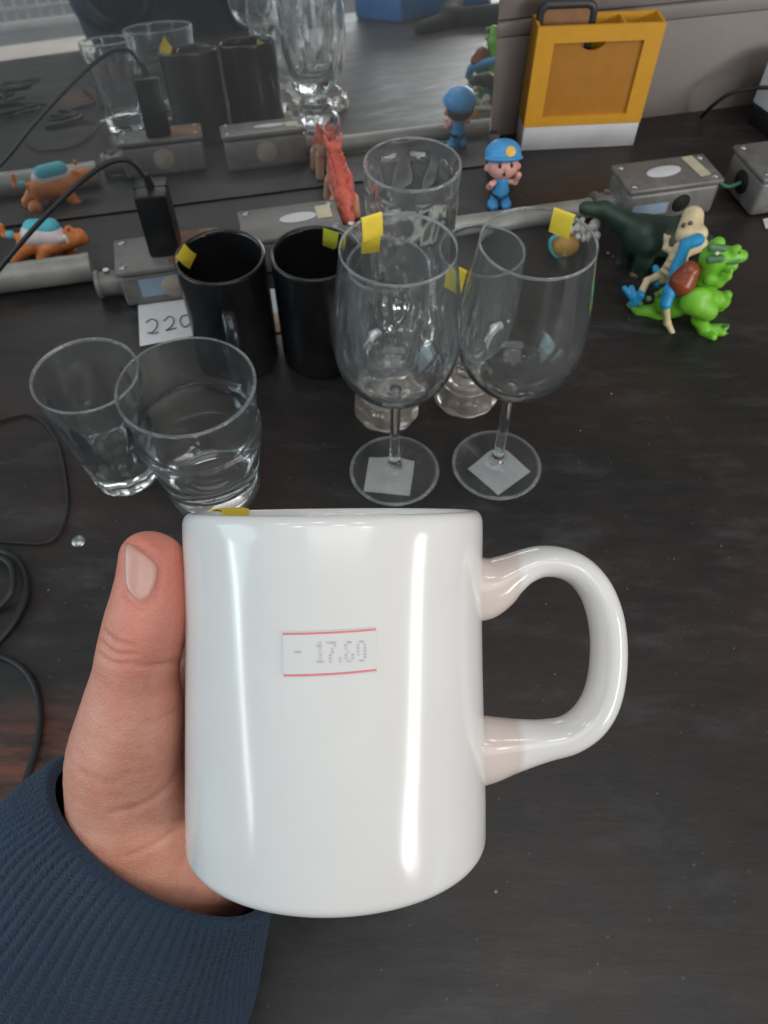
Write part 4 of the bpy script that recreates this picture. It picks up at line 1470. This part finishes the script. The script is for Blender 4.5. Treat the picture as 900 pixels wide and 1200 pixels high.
# orange tiger
ty = 0.640
T = lambda px, py, dy=0.0: upright(px, py, ty + dy)
tig = toy('tiger_toy', level(55, 318), 'orange tiger toy with turquoise and white back, standing behind the conduit pipe', 'toy animal')
Lw = lambda n, pr, m_, par, k=0.003, vox=0.0008: blob(n, pr, m_, par, vox=vox, k=k)
Lw('body', [('c', T(35, 283), T(66, 283), 0.0112, 0.0112), ('c', T(66, 283), T(82, 279), 0.0108, 0.009), ('c', T(82, 280), T(92, 277), 0.0088, 0.0075), ('c', T(90, 280), T(99, 281), 0.006, 0.0042),
            ('c', T(30, 290, -0.008), T(19, 303, -0.009), 0.0085, 0.0055), ('c', T(19, 303, -0.009), T(23, 314, -0.010), 0.0052, 0.0045), ('c', T(23, 314, -0.010), T(29, 313, -0.011), 0.0045, 0.004),
            ('c', T(33, 292, 0.009), T(40, 302, 0.010), 0.0075, 0.005), ('c', T(40, 302, 0.010), T(36, 312, 0.010), 0.0048, 0.0045),
            ('c', T(58, 290, -0.008), T(50, 302, -0.009), 0.0075, 0.0055), ('c', T(50, 302, -0.009), T(58, 311, -0.010), 0.005, 0.0048), ('c', T(58, 311, -0.010), T(63, 309, -0.011), 0.0045, 0.004),
            ('c', T(74, 288, 0.007), T(86, 298, 0.008), 0.007, 0.005), ('c', T(86, 298, 0.008), T(89, 307, 0.008), 0.005, 0.0048),
            ('c', T(27, 279), T(12, 275), 0.0032, 0.0026), ('c', T(5, 275), T(1, 264), 0.0026, 0.0022), ('c', T(12, 275), T(5, 275), 0.0026, 0.0026),
            ('e', T(79, 268, -0.006), (0.0024, 0.002, 0.003)), ('e', T(81, 267, 0.006), (0.0024, 0.002, 0.003))], M['toy_orange'], tig)
Lw('pale_flank', [('c', T(38, 275, -0.002), T(64, 276, -0.002), 0.0108, 0.0100), ('c', T(64, 277, -0.004), T(73, 279, -0.007), 0.0065, 0.004)], M['toy_pale'], tig)
Lw('turquoise_back', [('c', T(38, 268, 0.0), T(60, 266, 0.0), 0.0088, 0.0080)], M['toy_cyan'], tig)
Lw('cheek_stripe', [('c', T(76, 278, -0.0075), T(81, 284, -0.0075), 0.0025, 0.002)], M['toy_white'], tig)
Lw('tail_band', [('c', T(13, 275), T(10, 275), 0.0038, 0.0038)], M['toy_cyan'], tig, vox=0.0006)
Lw('nose', [('e', T(101, 280), (0.0028, 0.003, 0.0026))], M['toy_red'], tig, vox=0.0005)

# brick-red dinosaur on all fours, its head towards the mirror
rb = level(409, 270)
rd = toy('red_dinosaur', rb, 'brick red dinosaur toy with back spikes and tan belly, left of the cut glass', 'toy dinosaur')
RP = lambda a, u, z: rb + VV * a + UU * u + np.array([0, 0, z])
Lw('body', [('c', RP(0.014, 0, 0.024), RP(0.034, 0, 0.029), 0.0100, 0.0120), ('c', RP(0.034, 0, 0.029), RP(0.058, 0, 0.033), 0.0120, 0.0105), ('c', RP(0.058, 0, 0.034), RP(0.074, 0.001, 0.041), 0.0085, 0.0070),
            ('c', RP(0.074, 0.001, 0.041), RP(0.086, 0.001, 0.036), 0.0072, 0.0045),
            ('c', RP(0.022, -0.009, 0.020), RP(0.020, -0.0115, 0.004), 0.0062, 0.0046), ('c', RP(0.022, 0.009, 0.020), RP(0.020, 0.0115, 0.004), 0.0062, 0.0046),
            ('c', RP(0.054, -0.0085, 0.024), RP(0.058, -0.0115, 0.004), 0.0056, 0.0042), ('c', RP(0.054, 0.0085, 0.024), RP(0.058, 0.0115, 0.004), 0.0056, 0.0042)], M['toy_tan'], rd)
Lw('red_back', [('c', RP(-0.012, 0.002, 0.006), RP(0.002, 0, 0.014), 0.0032, 0.0062), ('c', RP(0.002, 0, 0.014), RP(0.016, 0, 0.027), 0.0062, 0.0098), ('c', RP(0.016, 0, 0.027), RP(0.036, 0, 0.034), 0.0100, 0.0116), ('c', RP(0.036, 0, 0.034), RP(0.060, 0, 0.039), 0.0116, 0.0092),
                ('c', RP(0.060, 0, 0.039), RP(0.076, 0.001, 0.046), 0.0085, 0.0062), ('c', RP(0.073, -0.005, 0.049), RP(0.078, -0.0085, 0.058), 0.0030, 0.0014), ('c', RP(0.073, 0.006, 0.049), RP(0.078, 0.0095, 0.058), 0.0030, 0.0014)], M['toy_red'], rd)
for k in range(7):
    a = 0.002 + 0.010 * k
    zt = [0.020, 0.031, 0.040, 0.045, 0.047, 0.047, 0.049][k]
    for u in (-0.0038, 0.0038):
        Lw('back_spike', [('c', RP(a, u, zt - 0.003), RP(a - 0.001, u * 1.5, zt + 0.0055), 0.0024, 0.0009)], M['toy_red'], rd, 0.001, 0.0005)

# gold and bone-white toy seen through the right wine glass
gy = 0.560
G = lambda px, py, dy=0.0: upright(px, py, gy + dy)
gb = level(668, 300)
gy = gb[1] + 0.005
gt = toy('bone_toy', gb, 'small amber toy with bone white spikes and a turquoise edge, behind the right wine glass', 'toy animal')
Lw('amber_body', [('e', G(664, 286), (0.016, 0.012, 0.0125))], M['toy_amber'], gt)
Lw('white_bones', [('c', G(672, 272, 0.004), G(698, 272, 0.008), 0.0028, 0.0028)] + [('e', G(a, b, c), (r, r, r)) for a, b, c, r in
   ((672, 268, 0.0, 0.0036), (680, 266, 0.002, 0.0038), (688, 268, 0.003, 0.0040), (697, 263, 0.004, 0.0052), (698, 276, 0.002, 0.0048), (690, 278, -0.002, 0.0036), (682, 276, -0.004, 0.0032), (674, 259, 0.0, 0.0022), (683, 257, 0.002, 0.0024))], M['toy_white'], gt, 0.0012, 0.0006)
V, F = sweep([tuple(G(a, b, -0.006)) for a, b in spline([(655, 274), (646, 281), (646, 291), (652, 299), (661, 302)], 4)], 0.0019, 10)
mesh_obj('turquoise_edge', V, F, M['toy_cyan'], gt, world=True)

# dark green long-necked dinosaur
dy0 = level(742, 322)[1] + 0.012
D_ = lambda px, py, dy=0.0: upright(px, py, dy0 + dy)
dk = toy('long_neck_dinosaur', level(758, 320), 'dark green long necked dinosaur toy behind the lime green one', 'toy dinosaur')
Lw('body', [('c', D_(686, 244, 0.02), D_(708, 246, 0.02), 0.0062, 0.0072), ('c', D_(708, 246, 0.02), D_(732, 262, 0.014), 0.0075, 0.0105), ('c', D_(732, 262, 0.014), D_(752, 276, 0.008), 0.0105, 0.0165),
            ('c', D_(752, 276, 0.008), D_(790, 278, 0.02), 0.0195, 0.0185), ('c', D_(790, 278, 0.02), D_(830, 280, 0.035), 0.014, 0.005),
            ('c', D_(742, 286, 0.004), D_(734, 304, 0.010), 0.0085, 0.0065), ('c', D_(734, 304, 0.010), D_(727, 309, 0.010), 0.0062, 0.0058),
            ('c', D_(760, 290, -0.006), D_(754, 306, -0.009), 0.0105, 0.0075), ('c', D_(754, 306, -0.009), D_(747, 319, -0.010), 0.0072, 0.0066), ('c', D_(792, 288, 0.012), D_(794, 312, 0.012), 0.009, 0.007)], M['toy_dkgreen'], dk, 0.005, 0.001)
Lw('toe', [('e', D_(744, 322, -0.013), (0.0055, 0.004, 0.003))], M['toy_brown'], dk)
Lw('toe', [('e', D_(724, 311, 0.006), (0.005, 0.004, 0.003))], M['toy_brown'], dk)

# lime green tyrannosaur
ly = level(826, 388)[1] + 0.018
G_ = lambda px, py, dy=0.0: upright(px, py, ly + dy)
tr = toy('lime_dinosaur', level(815, 388), 'lime green tyrannosaur toy with a red brown saddle patch, right of the wine glasses', 'toy dinosaur')
body = Lw('body', [('c', G_(785, 353, 0.004), G_(815, 346, 0.0), 0.0138, 0.0150), ('c', G_(815, 346), G_(833, 318, -0.002), 0.0146, 0.0112), ('c', G_(832, 318, -0.002), G_(836, 302, -0.004), 0.0110, 0.0108),
                   ('c', G_(836, 301, -0.004), G_(858, 301, -0.006), 0.0100, 0.0070), ('c', G_(850, 298, -0.006), G_(869, 300, -0.007), 0.0068, 0.0050), ('c', G_(838, 289, -0.004), G_(842, 285, -0.006), 0.0062, 0.0052), ('c', G_(860, 293, -0.009), G_(864, 291, -0.009), 0.0036, 0.0032),
                   ('c', G_(790, 356, 0.004), G_(770, 366, 0.006), 0.0130, 0.0080), ('c', G_(770, 366, 0.006), G_(748, 364, 0.008), 0.0075, 0.0045), ('c', G_(748, 364, 0.008), G_(737, 357, 0.009), 0.0042, 0.0020)], M['toy_lime'], tr, 0.003)
Lw('leg', [('e', G_(816, 353, -0.0185), (0.0142, 0.0085, 0.0135)), ('c', G_(816, 356, -0.019), G_(829, 364, -0.020), 0.0105, 0.0090), ('c', G_(826, 362, -0.018), G_(819, 374, -0.018), 0.0085, 0.0068), ('c', G_(819, 374, -0.018), G_(826, 387, -0.019), 0.0062, 0.0060),
           ('c', G_(826, 387, -0.019), G_(850, 383, -0.022), 0.0055, 0.0030), ('c', G_(826, 388, -0.019), G_(847, 390, -0.026), 0.0055, 0.0030), ('c', G_(826, 389, -0.019), G_(836, 395, -0.030), 0.0055, 0.0032)], M['toy_lime'], tr, 0.0012)
Lw('leg', [('c', G_(828, 350, 0.012), G_(846, 352, 0.014), 0.0105, 0.0070), ('c', G_(846, 352, 0.014), G_(852, 346, 0.012), 0.0060, 0.0045), ('c', G_(846, 354, 0.014), G_(838, 366, 0.014), 0.0060, 0.0050)], M['toy_lime'], tr, 0.003)
Lw('arm', [('c', G_(832, 327, -0.012), G_(842, 331, -0.016), 0.0058, 0.0045), ('c', G_(842, 331, -0.016), G_(853, 324, -0.018), 0.0042, 0.0030), ('c', G_(853, 324, -0.018), G_(857, 317, -0.018), 0.0026, 0.0018)], M['toy_lime'], tr, 0.002)
Lw('mouth', [('c', G_(842, 307, -0.0105), G_(865, 306, -0.0125), 0.0030, 0.0022)], M['toy_lime_dark'], tr, 0.001, 0.0006)
for a_, b_2 in (((849, 382), (854, 381)), ((846, 389), (852, 391)), ((835, 394), (838, 398))):
    Lw('claw', [('c', G_(*a_, -0.025), G_(*b_2, -0.027), 0.0022, 0.0010)], M['toy_lime_dark'], tr, 0.001, 0.0005)
for k in range(6):
    Lw('back_bump', [('e', G_(800 - 10 * k, 330 + 5 * k if k < 5 else 356, 0.002), (0.0028, 0.0028, 0.0026))], M['toy_lime_dark'], tr, 0.001, 0.0006)
Lw('nostril', [('e', G_(867, 296, -0.0115), (0.0011, 0.0011, 0.0011))], M['toy_lime_dark'], tr, 0.001, 0.0004)
Lw('jaw', [('c', G_(838, 310, -0.005), G_(858, 311, -0.009), 0.0075, 0.0048)], M['toy_lime'], tr, 0.002)
Lw('eye_band', [('c', G_(834, 290, -0.0105), G_(848, 291, -0.0125), 0.0034, 0.0030), ('c', G_(832, 304, -0.0125), G_(845, 303, -0.0140), 0.0034, 0.0032)], M['toy_lime_dark'], tr, 0.001)
Lw('eye', [('e', G_(840, 297, -0.0145), (0.0018, 0.0014, 0.0018))], M['toy_white'], tr, 0.001, 0.0005)
Lw('saddle_patch', [('c', G_(800, 330, -0.010), G_(808, 318, -0.008), 0.0115, 0.0085)], M['toy_saddle'], tr, 0.002)

# cream skeleton raptor with a blue stripe, leaning over the lime dinosaur
sy_ = ly + 0.004
K = lambda px, py, dy=0.0: upright(px, py, sy_ + dy + max(0, 350 - py) * 0.00062)
sk = toy('skeleton_dinosaur', K(770, 372), 'cream skeleton dinosaur toy with blue stripe and feet, leaning on the lime dinosaur', 'toy dinosaur')
Lw('skull', [('c', K(806, 272, 0.0), K(812, 254, 0.004), 0.0098, 0.0094), ('c', K(802, 276, -0.003), K(820, 274, -0.003), 0.0075, 0.0070), ('c', K(816, 262, 0.002), K(821, 270, -0.002), 0.005, 0.003)], M['toy_cream'], sk, 0.004)
Lw('skeleton_body', [('c', K(800, 292, 0.002), K(786, 316, 0.006), 0.0085, 0.0075), ('c', K(786, 316, 0.006), K(776, 326, 0.008), 0.0075, 0.006), ('c', K(820, 286, 0.004), K(800, 294, 0.004), 0.007, 0.007),
                     ('c', K(776, 322, 0.006), K(758, 329, 0.004), 0.0042, 0.0030), ('c', K(758, 329, 0.004), K(751, 344, 0.004), 0.0030, 0.0034),
                     ('c', K(790, 296, 0.006), K(780, 291, 0.006), 0.0034, 0.0026), ('c', K(780, 291, 0.006), K(781, 280, 0.004), 0.0026, 0.0022), ('c', K(781, 280, 0.004), K(779, 275, 0.003), 0.0018, 0.0012), ('c', K(781, 280, 0.004), K(785, 277, 0.003), 0.0018, 0.0012)], M['toy_cream'], sk, 0.002)
for q_ in ((801, 264), (809, 262)):
    Lw('eye_socket', [('e', K(*q_, -0.0085), (0.0021, 0.0018, 0.0026))], M['toy_brown'], sk, 0.001, 0.0005)
for k, (x0, y0) in enumerate(((796, 300), (791, 307), (786, 314), (781, 320))):
    Lw('rib_bone', [('c', K(x0 - 5, y0 - 3, 0.000), K(x0 + 8, y0 + 4, -0.004), 0.0022, 0.0020)], M['toy_cream'], sk, 0.001, 0.0006)
Lw('tail', [('c', K(780, 358, -0.022), K(782, 378, -0.022), 0.0034, 0.0030), ('c', K(782, 378, -0.022), K(789, 392, -0.023), 0.0030, 0.0022)], M['toy_cream'], sk, 0.002)
Lw('blue_stripe', [('c', K(818, 281, -0.008), K(804, 286, -0.012), 0.0056, 0.0052), ('c', K(804, 286, -0.012), K(792, 316, -0.018), 0.0046, 0.0052), ('c', K(792, 316, -0.018), K(784, 342, -0.022), 0.0044, 0.0048), ('c', K(784, 342, -0.022), K(780, 356, -0.022), 0.0052, 0.0050)], M['toy_bright_blue'], sk, 0.003)
Lw('tail_tip', [('c', K(788, 392, -0.023), K(797, 397, -0.024), 0.0026, 0.0022)], M['toy_bright_blue'], sk, 0.001)
Lw('foot', [('c', K(750, 345, 0.004), K(742, 355, 0.002), 0.0042, 0.0042), ('c', K(744, 352, 0.002), K(732, 338, 0.003), 0.0034, 0.0026), ('c', K(745, 351, 0.001), K(740, 337, 0.002), 0.0032, 0.0024), ('c', K(745, 354, 0.0), K(752, 346, -0.003), 0.0034, 0.003)], M['toy_bright_blue'], sk, 0.001)
Lw('foot', [('c', K(772, 322, 0.010), K(768, 314, 0.010), 0.0044, 0.003), ('c', K(773, 328, 0.010), K(770, 333, 0.009), 0.0044, 0.0036)], M['toy_bright_blue'], sk, 0.001)

# ------------------------------------------------------------------ things behind the viewer, met only in the mirror
bn = empty('bench', (-0.3, -0.75, -0.75), 'pale bench behind the table, seen at the top left of the mirror', 'bench')
box('seat', -0.9, 0.55, -0.22, 0.28, 0.64, 0.69, M['bench'], bn, 0.006)
for x in (-0.85, 0.5):
    for y in (-0.17, 0.23):
        box('leg', x - 0.025, x + 0.025, y - 0.025, y + 0.025, 0, 0.64, M['bench'], bn, 0.003)
rk = empty('wire_rack', (-0.3, -1.10, -0.75), 'white wire mesh rack standing behind the bench, at the top left of the mirror', 'rack')
box('bottom_rail', -0.9, 0.3, -0.012, 0.012, 0.70, 0.725, M['wire_white'], rk, 0.004)
box('top_rail', -0.9, 0.3, -0.012, 0.012, 1.05, 1.075, M['wire_white'], rk, 0.004)
for x in (-0.9, 0.3):
    box('post', x - 0.012, x + 0.012, -0.013, 0.013, 0.0, 1.08, M['wire_white'], rk, 0.004)
for k in range(38):
    x = -0.87 + k * 0.0305
    box('wire', x - 0.003, x + 0.003, -0.004, 0.002, 0.725, 1.05, M['wire_white'], rk)
for k in range(10):
    z = 0.755 + k * 0.030
    box('wire', -0.888, 0.288, 0.0023, 0.006, z - 0.003, z + 0.003, M['wire_white'], rk)
bc = empty('blue_crate', (0.62, -0.245, 0), 'blue plastic crate on the right of the table, glimpsed in the mirror', 'crate', None, math.radians(-20))
box('crate_body', -0.20, 0.10, -0.07, 0.07, 0.0, 0.085, M['blue_box'], bc, 0.006)
box('crate_rim', -0.205, 0.105, -0.075, 0.075, 0.086, 0.098, M['blue_box'], bc, 0.004)
dc = blob('dark_cloth', [('c', (0.43, 0.03, 0.008), (0.52, 0.0, 0.010), 0.014, 0.020), ('c', (0.52, 0.0, 0.010), (0.60, 0.05, 0.012), 0.020, 0.024), ('c', (0.50, 0.0, 0.02), (0.55, -0.06, 0.025), 0.014, 0.02)], M['dark_cloth'], None, vox=0.002, k=0.012)
tag(dc, 'crumpled charcoal cloth on the right of the table, seen in the mirror', 'cloth')
